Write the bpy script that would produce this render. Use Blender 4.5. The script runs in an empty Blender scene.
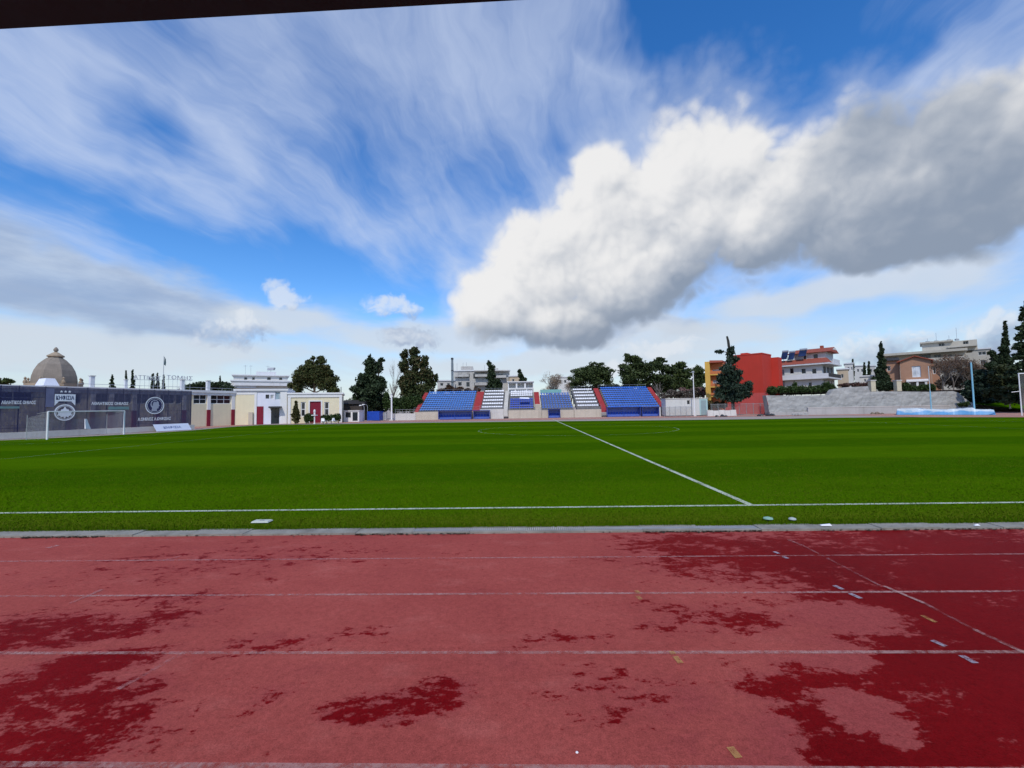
import bpy, math, random
import numpy as np
from mathutils import Vector, Matrix
random.seed(7); RNG = np.random.default_rng(11)
SC = bpy.context.scene; COL = SC.collection
R = math.radians

vs_ = SC.view_settings; SC.display_settings.display_device = 'sRGB'; vs_.view_transform = 'Standard'; vs_.look = 'None'; vs_.exposure = 0.0; vs_.gamma = 1; vs_.use_curve_mapping = False
cy_ = SC.cycles; cy_.max_bounces = 5; cy_.diffuse_bounces = 3; cy_.glossy_bounces = 2; cy_.transmission_bounces = 2; cy_.transparent_max_bounces = 14
cy_.caustics_reflective = False; cy_.caustics_refractive = False; cy_.use_adaptive_sampling = True; cy_.adaptive_threshold = .015; cy_.use_denoising = True; cy_.sample_clamp_indirect = 6
# ------------------------------------------------------------------ camera model (fitted from the pitch and lane geometry)
F_PX, PIT, ROL, YAW, CAM_H = 434.0, .0538, .0169, -.0279, 2.18
def ray(px, py):
    u, v = (px-512)/F_PX, (384-py)/F_PX
    c, s = math.cos(ROL), math.sin(ROL); u, v = u*c+v*s, -u*s+v*c
    x, y, z = u, 1.0, v
    c, s = math.cos(PIT), math.sin(PIT); y, z = y*c-z*s, y*s+z*c
    c, s = math.cos(YAW), math.sin(YAW); x, y = x*c+y*s, -x*s+y*c
    return Vector((x, y, z))
def G(px, py, z=0.0):
    d = ray(px, py); k = (z-CAM_H)/d.z
    return Vector((d.x*k, d.y*k, z))
def P(px, py, Y):
    d = ray(px, py); k = Y/d.y
    return Vector((d.x*k, Y, CAM_H+d.z*k))
def lin(r, g, b):
    f = lambda c: (c/255/12.92) if c/255 <= .04045 else ((c/255+.055)/1.055)**2.4
    return (f(r), f(g), f(b))

# ------------------------------------------------------------------ node helper
class V:
    def __init__(s, t, sock): s.t, s.s = t, sock
    def _m(s, op, o=None, rev=False, o2=None):
        n = s.t.nodes.new('ShaderNodeMath'); n.operation = op
        a, b = (o, s) if rev else (s, o)
        for i, q in enumerate((a, b, o2)):
            if q is None: continue
            if isinstance(q, V): s.t.links.new(q.s, n.inputs[i])
            else: n.inputs[i].default_value = q
        return V(s.t, n.outputs[0])
    def __add__(s, o): return s._m('ADD', o)
    __radd__ = __add__
    def __sub__(s, o): return s._m('SUBTRACT', o)
    def __rsub__(s, o): return s._m('SUBTRACT', o, True)
    def __mul__(s, o): return s._m('MULTIPLY', o)
    __rmul__ = __mul__
    def __truediv__(s, o): return s._m('DIVIDE', o)
    def mx(s, o): return s._m('MAXIMUM', o)
    def mn(s, o): return s._m('MINIMUM', o)
    def smx(s, o, k): return s._m('SMOOTH_MAX', o, o2=k)
    def pw(s, o): return s._m('POWER', o)
    def fn(s, op): return s._m(op)
def link(t, q, sock):
    if isinstance(q, V): t.links.new(q.s, sock)
    elif q is not None: sock.default_value = q
def vmath(t, op, a, b=None):
    n = t.nodes.new('ShaderNodeVectorMath'); n.operation = op
    link(t, a, n.inputs[0])
    if b is not None: link(t, b, n.inputs[3] if op == 'SCALE' else n.inputs[1])
    return V(t, n.outputs['Value' if op in ('DOT_PRODUCT', 'LENGTH', 'DISTANCE') else 'Vector'])
def noise(t, vec, scale, detail=4, rough=.5, dist=0, out='Fac', lac=2.0):
    n = t.nodes.new('ShaderNodeTexNoise'); link(t, vec, n.inputs['Vector'])
    n.inputs['Scale'].default_value = scale; n.inputs['Detail'].default_value = detail
    n.inputs['Roughness'].default_value = rough; n.inputs['Distortion'].default_value = dist
    n.inputs['Lacunarity'].default_value = lac
    return V(t, n.outputs[out])
def voro(t, vec, scale, feature='F1', out='Distance', smooth=None):
    n = t.nodes.new('ShaderNodeTexVoronoi'); n.feature = feature; link(t, vec, n.inputs['Vector'])
    n.inputs['Scale'].default_value = scale
    if smooth is not None and 'Smoothness' in n.inputs: n.inputs['Smoothness'].default_value = smooth
    return V(t, n.outputs[out])
def sstep(t, v, lo, hi, a=0.0, b=1.0):
    n = t.nodes.new('ShaderNodeMapRange'); n.interpolation_type = 'SMOOTHSTEP'
    link(t, v, n.inputs[0])
    for i, q in enumerate((lo, hi, a, b)): n.inputs[i+1].default_value = q
    return V(t, n.outputs[0])
def lstep(t, v, lo, hi, a=0.0, b=1.0):
    n = t.nodes.new('ShaderNodeMapRange'); link(t, v, n.inputs[0])
    for i, q in enumerate((lo, hi, a, b)): n.inputs[i+1].default_value = q
    return V(t, n.outputs[0])
def mixc(t, fac, a, b, mode='MIX'):
    n = t.nodes.new('ShaderNodeMix'); n.data_type = 'RGBA'; n.blend_type = mode
    link(t, fac, n.inputs['Factor'])
    for q, i in ((a, 6), (b, 7)):
        if isinstance(q, V): t.links.new(q.s, n.inputs[i])
        else: n.inputs[i].default_value = (*q[:3], 1)
    return V(t, n.outputs[2])
def comb(t, x, y, z):
    n = t.nodes.new('ShaderNodeCombineXYZ')
    for i, q in enumerate((x, y, z)): link(t, q, n.inputs[i])
    return V(t, n.outputs[0])
def sep(t, v):
    n = t.nodes.new('ShaderNodeSeparateXYZ'); link(t, v, n.inputs[0])
    return [V(t, o) for o in n.outputs]
def world_pos(t):
    return V(t, t.nodes.new('ShaderNodeNewGeometry').outputs['Position'])
def obj_pos(t):
    return V(t, t.nodes.new('ShaderNodeTexCoord').outputs['Object'])

# ------------------------------------------------------------------ materials
MATS = {}
def newmat(name):
    m = bpy.data.materials.new(name); m.use_nodes = True
    t = m.node_tree; b = t.nodes['Principled BSDF']; return m, t, b
def mat(name, col, rough=.7, var=.12, scale=1.5, metal=0, spec=.3, bump=0, grime=0.0, streak=0.0):
    """a painted / mineral surface: base colour broken up by two scales of noise, optional rain streaks"""
    if name in MATS: return MATS[name]
    m, t, b = newmat(name); p = world_pos(t)
    n = noise(t, p, scale, 5, .6); n2 = noise(t, p, scale*9, 3, .6)
    f = lstep(t, n*.65+n2*.35, .3, .7, 1-var, 1+var)
    c = vmath(t, 'SCALE', tuple(col), f)
    if grime or streak:
        x, y, z = sep(t, p)
        sv = comb(t, x*2.2, y*2.2, z*.12)
        g = sstep(t, noise(t, sv, 1.0, 4, .6)*.7+noise(t, p, .35, 3, .6)*.3, .48, .75)
        c = mixc(t, g*max(grime, streak), c, (col[0]*.45, col[1]*.43, col[2]*.40))
    link(t, c, b.inputs['Base Color'])
    r = lstep(t, n2, .3, .7, max(.05, rough-.1), min(1, rough+.1)); link(t, r, b.inputs['Roughness'])
    b.inputs['Metallic'].default_value = metal; b.inputs['Specular IOR Level'].default_value = spec
    if bump:
        bn = t.nodes.new('ShaderNodeBump'); bn.inputs['Strength'].default_value = bump; bn.inputs['Distance'].default_value = .05
        link(t, noise(t, p, scale*5, 6, .65), bn.inputs['Height']); t.links.new(bn.outputs[0], b.inputs['Normal'])
    MATS[name] = m; return m
def leafmat(name, c1, c2, c3=None, rough=.6):
    if name in MATS: return MATS[name]
    m, t, b = newmat(name)
    g = V(t, t.nodes.new('ShaderNodeNewGeometry').outputs['Random Per Island'])
    p = obj_pos(t)
    n = lstep(t, noise(t, p, .35, 3, .6), .35, .65)
    c = mixc(t, (g*.6+n*.4), c1, c2)
    if c3: c = mixc(t, sstep(t, g*.5+noise(t, p, .22, 2, .5)*.5, .52, .75), c, c3)
    link(t, c, b.inputs['Base Color']); b.inputs['Roughness'].default_value = rough
    b.inputs['Specular IOR Level'].default_value = 0.0 if 'grass' in name else .18
    MATS[name] = m; return m
def glassmat(name, col=(.02, .025, .03), rough=.08):
    if name in MATS: return MATS[name]
    m, t, b = newmat(name); p = world_pos(t)
    c = vmath(t, 'SCALE', tuple(col), lstep(t, noise(t, p, .6, 2, .5), .3, .7, .5, 1.6))
    link(t, c, b.inputs['Base Color']); b.inputs['Roughness'].default_value = rough
    b.inputs['Specular IOR Level'].default_value = .5
    MATS[name] = m; return m
def netmat(name, col, pitch, wire, axes='yz', cover=0.0):
    """knotted net or woven mesh: opaque cords on a see-through ground"""
    if name in MATS: return MATS[name]
    m, t, b = newmat(name); x, y, z = sep(t, world_pos(t)); A = dict(x=x, y=y, z=z)
    def cord(q):
        fr = (q/pitch).fn('FRACT'); return fr._m('LESS_THAN', wire/pitch)
    a = cord(A[axes[0]]).mx(cord(A[axes[1]]))
    b.inputs['Base Color'].default_value = (*col, 1); b.inputs['Roughness'].default_value = .8
    tr = t.nodes.new('ShaderNodeBsdfTransparent'); mx = t.nodes.new('ShaderNodeMixShader')
    link(t, a.mx(cover), mx.inputs[0]); t.links.new(tr.outputs[0], mx.inputs[1]); t.links.new(b.outputs[0], mx.inputs[2])
    t.links.new(mx.outputs[0], t.nodes['Material Output'].inputs['Surface'])
    MATS[name] = m; return m

# ------------------------------------------------------------------ mesh builder and scene tags
class MB:
    def __init__(s): s.v, s.f, s.m, s.k = [], [], [], 0
    def add(s, vs, fs):
        o = len(s.v); s.v += [tuple(q) for q in vs]
        for f in fs: s.f.append(tuple(i+o for i in f)); s.m.append(s.k)
        return s
    def quad(s, a, b, c, d): return s.add((a, b, c, d), ((0, 1, 2, 3),))
    def hexa(s, p):   # p: 4 bottom, 4 top corner points, same winding
        return s.add(p, ((3, 2, 1, 0), (4, 5, 6, 7), (0, 1, 5, 4), (1, 2, 6, 5), (2, 3, 7, 6), (3, 0, 4, 7)))
    def box(s, x0, x1, y0, y1, z0, z1):
        return s.hexa([(x0, y0, z0), (x1, y0, z0), (x1, y1, z0), (x0, y1, z0), (x0, y0, z1), (x1, y0, z1), (x1, y1, z1), (x0, y1, z1)])
    def fbox(s, fr, u0, u1, v0, v1, z0, z1):
        q = [fr.pt(*a) for a in ((u0, v0, z0), (u1, v0, z0), (u1, v1, z0), (u0, v1, z0), (u0, v0, z1), (u1, v0, z1), (u1, v1, z1), (u0, v1, z1))]
        return s.hexa(q)
    def tube(s, path, r, n=6, cap=True):
        path = [Vector(p) for p in path]; rs = r if isinstance(r, (list, tuple)) else [r]*len(path)
        o = len(s.v); N = len(path)
        for i, p in enumerate(path):
            d = (path[min(i+1, N-1)]-path[max(i-1, 0)]).normalized()
            a = d.cross(Vector((0, 0, 1)) if abs(d.z) < .95 else Vector((1, 0, 0))).normalized(); b = d.cross(a)
            for k in range(n):
                q = p+(a*math.cos(2*math.pi*k/n)+b*math.sin(2*math.pi*k/n))*rs[i]; s.v.append(tuple(q))
        for i in range(N-1):
            for k in range(n):
                s.f.append((o+i*n+k, o+i*n+(k+1) % n, o+(i+1)*n+(k+1) % n, o+(i+1)*n+k)); s.m.append(s.k)
        if cap:
            s.f.append(tuple(o+k for k in range(n))[::-1]); s.m.append(s.k)
            s.f.append(tuple(o+(N-1)*n+k for k in range(n))); s.m.append(s.k)
        return s
    def lathe(s, c, prof, n=16, ph=0):
        o = len(s.v)
        for r, z in prof:
            for k in range(n):
                a = 2*math.pi*k/n+ph; s.v.append((c[0]+r*math.cos(a), c[1]+r*math.sin(a), c[2]+z))
        for i in range(len(prof)-1):
            for k in range(n):
                s.f.append((o+i*n+k, o+i*n+(k+1) % n, o+(i+1)*n+(k+1) % n, o+(i+1)*n+k)); s.m.append(s.k)
        s.f.append(tuple(o+(len(prof)-1)*n+k for k in range(n))); s.m.append(s.k)
        return s
    def prism(s, pts, off):   # flat polygon pushed along off
        n = len(pts); off = Vector(off); a = [Vector(p) for p in pts]
        vs = a+[p+off for p in a]
        return s.add(vs, [tuple(range(n))[::-1], tuple(range(n, 2*n))]+[(i, (i+1) % n, n+(i+1) % n, n+i) for i in range(n)])
    def build(s, name, mats, parent=None, loc=None, smooth=False):
        o0 = Vector(loc) if loc is not None else (origin(parent) if parent else Vector((0, 0, 0)))
        me = bpy.data.meshes.new(name)
        me.from_pydata([tuple(Vector(q)-o0) for q in s.v], [], s.f)
        for q in (mats if isinstance(mats, (list, tuple)) else [mats]): me.materials.append(q)
        if any(s.m): me.polygons.foreach_set('material_index', s.m)
        if smooth: me.polygons.foreach_set('use_smooth', [True]*len(s.f))
        me.update()
        o = bpy.data.objects.new(name, me); COL.objects.link(o)
        if parent: o.parent = parent
        else: o.location = o0
        return o
def origin(o):
    p = Vector(o.location)
    while o.parent: o = o.parent; p += Vector(o.location)
    return p
def tag(o, label=None, cat=None, group=None, kind=None):
    if label: o['label'] = label
    if cat: o['category'] = cat
    if group: o['group'] = group
    if kind: o['kind'] = kind
    return o
def thing(name, label, cat, loc, group=None):
    o = bpy.data.objects.new(name, None); COL.objects.link(o); o.location = loc; o.empty_display_size = .3
    return tag(o, label, cat, group)
def struct(name, mb, m, label=None):
    return tag(mb.build(name, m), label, None, None, 'structure')
def copy_tree(o, parent=None):
    c = o.copy(); COL.objects.link(c); c.parent = parent
    for ch in list(o.children): copy_tree(ch, c)
    return c
class Fr:
    """a vertical facade frame: p0 -> p1 along the front, v runs into the building"""
    def __init__(s, p0, p1):
        s.p0 = Vector((p0[0], p0[1], 0)); d = Vector((p1[0]-p0[0], p1[1]-p0[1], 0)); s.L = d.length
        s.e = d.normalized(); s.n = Vector((-s.e.y, s.e.x, 0))
    def pt(s, u, v, z): q = s.p0+s.e*u+s.n*v; return Vector((q.x, q.y, z))
    def px(s, px, py):
        d = ray(px, py); c = Vector((0, 0, CAM_H)); k = (s.p0-c).dot(s.n)/d.dot(s.n); q = c+d*k
        return (q-s.p0).dot(s.e), q.z
    def rect(s, r):
        x0, x1, y0, y1 = r; ym = (y0+y1)/2; xm = (x0+x1)/2
        return s.px(x0, ym)[0], s.px(x1, ym)[0], s.px(xm, y1)[1], s.px(xm, y0)[1]
def front(px0, px1, Y, py=400):
    return Fr(tuple(P(px0, py, Y)[:2]), tuple(P(px1, py, Y)[:2]))
def turned(px0, px1, Y, py=400, rot=None, at=.5):
    """front whose point at share `at` stands Y deep, turned by rot degrees (default: square to the line of sight)"""
    pm = P(px0+(px1-px0)*at, py, Y); a = -math.atan2(pm.x, pm.y) if rot is None else R(rot); e = Vector((math.cos(a), math.sin(a), 0))
    def hit(px):
        d = ray(px, py); dn = d.x*e.y-d.y*e.x; k = (pm.x*e.y-pm.y*e.x)/dn; return (d.x*k, d.y*k)
    return Fr(hit(px0), hit(px1))
def facade(mb, fr, u0, u1, D, z0, z1, holes=(), rec=.22):
    us = sorted({u0, u1, *[h[0] for h in holes], *[h[1] for h in holes]})
    zs = sorted({z0, z1, *[h[2] for h in holes], *[h[3] for h in holes]})
    for a, b in zip(us, us[1:]):
        for c, d in zip(zs, zs[1:]):
            um, zm = (a+b)/2, (c+d)/2
            if any(h[0] < um < h[1] and h[2] < zm < h[3] for h in holes): continue
            mb.quad(fr.pt(a, 0, c), fr.pt(b, 0, c), fr.pt(b, 0, d), fr.pt(a, 0, d))
    for h in holes:
        a, b, c, d = h
        for (p, q) in (((a, c), (b, c)), ((b, c), (b, d)), ((b, d), (a, d)), ((a, d), (a, c))):
            mb.quad(fr.pt(p[0], 0, p[1]), fr.pt(p[0], rec, p[1]), fr.pt(q[0], rec, q[1]), fr.pt(q[0], 0, q[1]))
        mb.quad(fr.pt(a, rec+.05, c), fr.pt(b, rec+.05, c), fr.pt(b, rec+.05, d), fr.pt(a, rec+.05, d))
    mb.quad(fr.pt(u1, 0, z0), fr.pt(u1, D, z0), fr.pt(u1, D, z1), fr.pt(u1, 0, z1))
    mb.quad(fr.pt(u0, D, z0), fr.pt(u0, 0, z0), fr.pt(u0, 0, z1), fr.pt(u0, D, z1))
    mb.quad(fr.pt(u1, D, z0), fr.pt(u0, D, z0), fr.pt(u0, D, z1), fr.pt(u1, D, z1))
    mb.quad(fr.pt(u0, 0, z1), fr.pt(u1, 0, z1), fr.pt(u1, D, z1), fr.pt(u0, D, z1))
def window(root, fr, h, nv=1, nh=1, fmat=None, gmat=None, rec=.22, fw=.09, name='window', sill=False):
    """frame bars set in the opening with one pane behind them"""
    a, b, c, d = h; mb = MB(); e = .004
    a += e; b -= e; c += e; d -= e
    v0, v1 = rec-.10, rec-.02
    mb.fbox(fr, a, a+fw, v0, v1, c, d); mb.fbox(fr, b-fw, b, v0, v1, c, d)
    mb.fbox(fr, a+fw, b-fw, v0, v1, c, c+fw); mb.fbox(fr, a+fw, b-fw, v0, v1, d-fw, d)
    for i in range(1, nv):
        u = a+(b-a)*i/nv; mb.fbox(fr, u-fw*.4, u+fw*.4, v0+.01, v1-.01, c+fw, d-fw)
    for i in range(1, nh):
        z = c+(d-c)*i/nh; mb.fbox(fr, a+fw, b-fw, v0+.014, v1-.014, z-fw*.4, z+fw*.4)
    w = mb.build(name, fmat or M_WHITE, root)
    g = MB(); g.fbox(fr, a+fw*.5, b-fw*.5, rec-.05, rec-.03, c+fw*.5, d-fw*.5); g.build('pane', gmat or M_GLASS, w)
    return w

M_WHITE = mat('white_paint', (.74, .74, .73), .6, .06, .8, grime=.12)
M_GLASS = glassmat('window_glass')
M_CREAM = mat('cream_render', (.74, .67, .47), .8, .07, .5, grime=.18)
M_COOLWHITE = mat('cool_white_render', (.70, .72, .80), .75, .05, .5, grime=.15)
M_MAROON = mat('maroon_paint', (.22, .012, .03), .5, .12, .8)
M_CONC = mat('concrete', (.34, .33, .31), .85, .16, .7, grime=.4, bump=.2)
M_LCONC = mat('light_concrete', (.58, .56, .52), .85, .14, .7, grime=.4, bump=.15)
M_BEIGE = mat('beige_render', (.52, .46, .37), .85, .12, .6, grime=.35)
M_DARKMETAL = mat('dark_metal', (.05, .052, .055), .45, .2, 2, metal=.3)
M_GALV = mat('galvanised_steel', (.42, .43, .44), .4, .15, 2, metal=.5)
M_WMETAL = mat('white_metal', (.78, .78, .78), .4, .05, 2, spec=.5)
M_RED = mat('red_paint', (.37, .045, .05), .6, .18, 1.2, grime=.15)
M_ROOFTILE = mat('terracotta', (.30, .075, .045), .8, .2, 3, grime=.2)
M_BARK = mat('bark', (.10, .075, .055), .9, .25, 3)
M_GREYBARK = mat('grey_bark', (.19, .165, .145), .9, .25, 3)
M_BLUESEAT = mat('sky_blue_plastic', (.048, .195, .56), .45, .18, 1.1, spec=.15)
M_BLUESEAT2 = mat('faded_blue_plastic', (.065, .150, .43), .5, .2, 1.1, spec=.15)
M_ROYAL = mat('royal_blue_plastic', (.022, .075, .42), .42, .12, 1.5, spec=.15)
M_WSEAT = mat('white_plastic', (.70, .71, .75), .45, .08, 1.5, spec=.5)
M_BLACK = mat('black_void', (.012, .012, .014), .6, .2, 1)
M_DGREEN = leafmat('dark_conifer_leaf', (.016, .028, .014), (.046, .070, .028))
M_PINE = leafmat('pine_leaf', (.026, .046, .014), (.088, .118, .034))
M_OLIVE = leafmat('olive_leaf', (.026, .040, .012), (.080, .094, .028), (.085, .074, .024))
M_EUC = leafmat('eucalypt_leaf', (.020, .034, .013), (.072, .090, .028), (.080, .060, .026))
M_HEDGE = leafmat('hedge_leaf', (.018, .034, .010), (.055, .090, .022))
M_CEDAR = leafmat('cedar_leaf', (.014, .028, .020), (.038, .062, .036))
M_BROWNLEAF = leafmat('brown_twig', (.09, .055, .038), (.20, .13, .085))
M_PALE = leafmat('pale_twig', (.20, .155, .11), (.36, .28, .19))

# ------------------------------------------------------------------ camera
cd = bpy.data.cameras.new('camera'); cam = bpy.data.objects.new('camera', cd); COL.objects.link(cam); SC.camera = cam
cd.sensor_width = 36; cd.lens = F_PX/1024*36; cd.clip_start = .05; cd.clip_end = 9000
c0 = ray(512, 384); rgt = (ray(513, 384)-c0).normalized(); fwd = c0.normalized(); upv = (ray(512, 383)-c0).normalized()
cam.matrix_world = Matrix(((rgt.x, upv.x, -fwd.x, 0), (rgt.y, upv.y, -fwd.y, 0), (rgt.z, upv.z, -fwd.z, CAM_H), (0, 0, 0, 1)))

# ------------------------------------------------------------------ light
SUN_EL = R(47); sd = Vector((-.06, -1, 0)).normalized(); to_sun = Vector((sd.x*math.cos(SUN_EL), sd.y*math.cos(SUN_EL), math.sin(SUN_EL)))
sl = bpy.data.lights.new('sun', 'SUN'); sl.energy = 2.5; sl.angle = R(.6); sl.color = (1.0, .95, .87)
so = bpy.data.objects.new('sun', sl); COL.objects.link(so); so.rotation_euler = to_sun.to_track_quat('Z', 'Y').to_euler()

# ------------------------------------------------------------------ sky
def build_world():
    w = bpy.data.worlds.new('World'); SC.world = w; w.use_nodes = True
    t = w.node_tree; t.nodes.clear(); K = 10.0; w.cycles.sampling_method = 'NONE'
    out = t.nodes.new('ShaderNodeOutputWorld'); bg = t.nodes.new('ShaderNodeBackground'); t.links.new(bg.outputs[0], out.inputs[0])
    bg.inputs['Strength'].default_value = .1
    sky = t.nodes.new('ShaderNodeTexSky'); sky.sky_type = 'NISHITA'; sky.sun_disc = False
    sky.sun_elevation = SUN_EL; sky.sun_rotation = math.atan2(to_sun.x, to_sun.y); sky.air_density = 1.0; sky.dust_density = .4; sky.ozone_density = 3.0
    skyc = V(t, sky.outputs[0])
    hs = t.nodes.new('ShaderNodeHueSaturation'); hs.inputs['Saturation'].default_value = SKY_SAT; hs.inputs['Value'].default_value = SKY_VAL; hs.inputs['Hue'].default_value = SKY_HUE
    t.links.new(sky.outputs[0], hs.inputs['Color']); skyc = V(t, hs.outputs[0])
    d = vmath(t, 'NORMALIZE', V(t, t.nodes.new('ShaderNodeTexCoord').outputs['Generated']))
    dx, dy, dz = sep(t, d)
    def C(r, g, b): return tuple(q*K for q in lin(r, g, b))
    def blobs(vec, tt, L, k=.12):
        """soft union of elliptical patches on the sky sphere (centre, half sizes, tilt)"""
        acc = None
        for b in L:
            px, py, rx, ry = b[:4]; ang = R(b[4]) if len(b) > 4 else 0
            c = ray(px, py).normalized()
            h = (ray(px+rx*math.cos(ang), py-rx*math.sin(ang)).normalized()-c); v = (ray(px+ry*math.sin(ang), py+ry*math.cos(ang)).normalized()-c)
            a1 = h/h.length_squared; a2 = v/v.length_squared
            p1 = vmath(tt, 'DOT_PRODUCT', vec, tuple(a1))-c.dot(a1); p2 = vmath(tt, 'DOT_PRODUCT', vec, tuple(a2))-c.dot(a2)
            val = 1.0-(p1*p1+p2*p2).fn('SQRT')
            acc = val if acc is None else acc.smx(val, k)
        return acc
    # --- thin streaked ice cloud, high up: parallel streaks on a plane overhead, so they fan out of one point on the horizon
    wq = vmath(t, 'SUBTRACT', noise(t, d, 3.0, 4, .55, out='Color'), (.5, .5, .5))
    dw = vmath(t, 'ADD', d, vmath(t, 'SCALE', wq, .34)); dw2 = vmath(t, 'ADD', d, vmath(t, 'SCALE', wq, .16))
    ix = dx/(dz+.16); iy = dy/(dz+.16)
    wx, wy, wz = sep(t, wq)
    A = ix*.98-iy*.20+wx*.38; B = iy*.98+ix*.20+wy*.6
    n1 = noise(t, comb(t, A*2.1, B*.55, 0.0), 1.6, 7, .60); n2 = noise(t, comb(t, A*.8, B*.8, 4.0), 1.5, 5, .55); n3 = noise(t, comb(t, A*6.0, B*.9, 8.0), 1.5, 4, .6)
    cir = ((n1*.50+n2*.34+n3*.16)-.5)*2.1+.5
    base = blobs(dw, t, CIRRUS, .25); hole = blobs(dw, t, BLUE_HOLES, .15); hole2 = blobs(dw, t, DEEP_BLUE, .25)
    a_c = sstep(t, cir+base.mx(-.5)*.20-hole.mx(-.20)*.34-(hole2.mx(-.35)+.35)*.55+.06, .32, 1.06)
    skyc = mixc(t, a_c*.74, skyc, C(206, 219, 243))
    # --- horizon whitening
    hz = sstep(t, dz+wz*.16+(noise(t, comb(t, dx*2, dy*2, dz*9), 1.6, 5, .55)-.5)*.10, .27, .03)
    skyc = mixc(t, hz*.72, skyc, C(198, 208, 219))
    # --- broad layer cloud (left) and low bands
    lay = blobs(dw, t, LAYER, .3)+(noise(t, comb(t, dx*1.2+wx*.1, dy*1.2, dz*3.6), 3.4, 9, .62)-.5)*1.0
    lc = mixc(t, sstep(t, lay*.3+noise(t, comb(t, dx*1.3, dy, dz*4), 5.0, 7, .6)*1.5, .55, 1.15), C(192, 206, 225), C(156, 174, 203))
    skyc = mixc(t, sstep(t, lay, -.04, .50)*.84, skyc, lc)
    lowb = blobs(dw2, t, LOWWHITE, .15)+(noise(t, comb(t, dx*1.4, dy*1.4, dz*6), 3.0, 8, .62)-.5)*.9
    skyc = mixc(t, sstep(t, lowb, .0, .55)*.80, skyc, C(210, 219, 229))
    # --- cumulus: one field used three times, twice shifted towards the sun to shade it
    def cum_group(name, L, sc, amp, k, wamp):
        g = bpy.data.node_groups.new(name, 'ShaderNodeTree')
        g.interface.new_socket('Vector', in_out='INPUT', socket_type='NodeSocketVector'); g.interface.new_socket('Field', in_out='OUTPUT', socket_type='NodeSocketFloat')
        gi = g.nodes.new('NodeGroupInput'); go = g.nodes.new('NodeGroupOutput'); vin = V(g, gi.outputs[0])
        wv = noise(g, vin, sc*.7, 4, .55, out='Color')
        vv = vmath(g, 'ADD', vin, vmath(g, 'SCALE', vmath(g, 'SUBTRACT', wv, (.5, .5, .5)), wamp))
        f = blobs(vv, g, L, k)
        b1 = ((noise(g, vv, sc*.9, 0, .5)-.5)*2.0).fn('ABSOLUTE'); b2 = ((noise(g, vv, sc*2.6, 0, .5)-.5)*2.0).fn('ABSOLUTE'); b3 = ((noise(g, vv, sc*6.5, 0, .5)-.5)*2.0).fn('ABSOLUTE')
        n = noise(g, vin, sc*1.2, 7, .64)
        fld = f.mn(.62)+((b1-.25)*.60+(b2-.25)*.46+(b3-.25)*.26+(n-.5)*.95)*amp
        g.links.new(fld.s, go.inputs[0]); return g
    def use(g, vec):
        n = t.nodes.new('ShaderNodeGroup'); n.node_tree = g; link(t, vec, n.inputs[0]); return V(t, n.outputs[0])
    lv = (ray(420, 60).normalized()-ray(560, 260).normalized()).normalized()
    for nm, L, dark, sc, amp, k, e0, e1, wamp, op in (('cloud_field', CUMULUS, CUM_DARK, 6.0, .52, .14, -.08, .26, .065, .97), ('small_cloud_field', SMALLCUM, SMALL_DARK, 13.0, .9, .12, .05, .62, .10, .72)):
        g = cum_group(nm, L, sc, amp, k, wamp)
        f0 = use(g, d); f1 = use(g, vmath(t, 'ADD', d, tuple(lv*.05))); f2 = use(g, vmath(t, 'ADD', d, tuple(lv*.014)))
        al = sstep(t, f0, e0, e1)
        rel = (f0-f1)*.80+(f0-f2)*.45
        dk = blobs(dw2, t, dark, .25)+(noise(t, d, sc*1.1, 6, .6)-.5)*.8
        s = .74+rel*.80-sstep(t, dk, -.75, .85)*.72
        big_ = nm == 'cloud_field'
        col = mixc(t, sstep(t, s, -.10, .50), C(140, 153, 172) if big_ else C(140, 155, 186), C(180, 187, 198) if big_ else C(186, 197, 216))
        col = mixc(t, sstep(t, s, .28, 1.0), col, C(240, 239, 238) if big_ else C(226, 232, 240))
        if big_: skyc = mixc(t, sstep(t, f0+(noise(t, dw, 9.0, 5, .6)-.5)*.5, -.50, .10)*.32, skyc, C(214, 223, 238))   # thin veil round the heap
        skyc = mixc(t, al*op, skyc, col)
    link(t, skyc, bg.inputs['Color'])
SKY_SAT, SKY_VAL, SKY_HUE = 1.34, 1.85, .508
# centre, half sizes and tilt of each cloud patch, turned into directions on the sky sphere
CIRRUS = [(280, 90, 320, 130, 25), (560, 90, 120, 190, 0), (640, 60, 90, 140, 0), (60, 70, 200, 90, 0), (470, 230, 150, 90, -25), (950, 40, 120, 40, 20), (240, 60, 70, 60, 0)]
DEEP_BLUE = [(735, 78, 66, 75, 0), (690, 5, 75, 60, 0), (800, 120, 60, 40, 30), (290, 268, 110, 26, -12)]
BLUE_HOLES = [(60, 165, 150, 40, 10), (420, 290, 120, 50, 0), (735, 80, 80, 80, 0), (330, 268, 190, 46, -12), (100, 185, 120, 30, -15), (690, 5, 70, 60, 0), (860, 60, 90, 40, 25), (160, 120, 70, 30, -25)]
LAYER = [(20, 262, 260, 66, -6), (120, 300, 190, 44, -4), (640, 336, 120, 16, 0), (960, 350, 120, 14, 5)]
LOWWHITE = [(300, 318, 90, 22, 0), (430, 332, 120, 24, 0), (120, 352, 240, 28, 0), (560, 362, 260, 20, 0), (800, 305, 160, 26, 8), (900, 288, 160, 24, 8), (700, 340, 150, 22, 0)]
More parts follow.
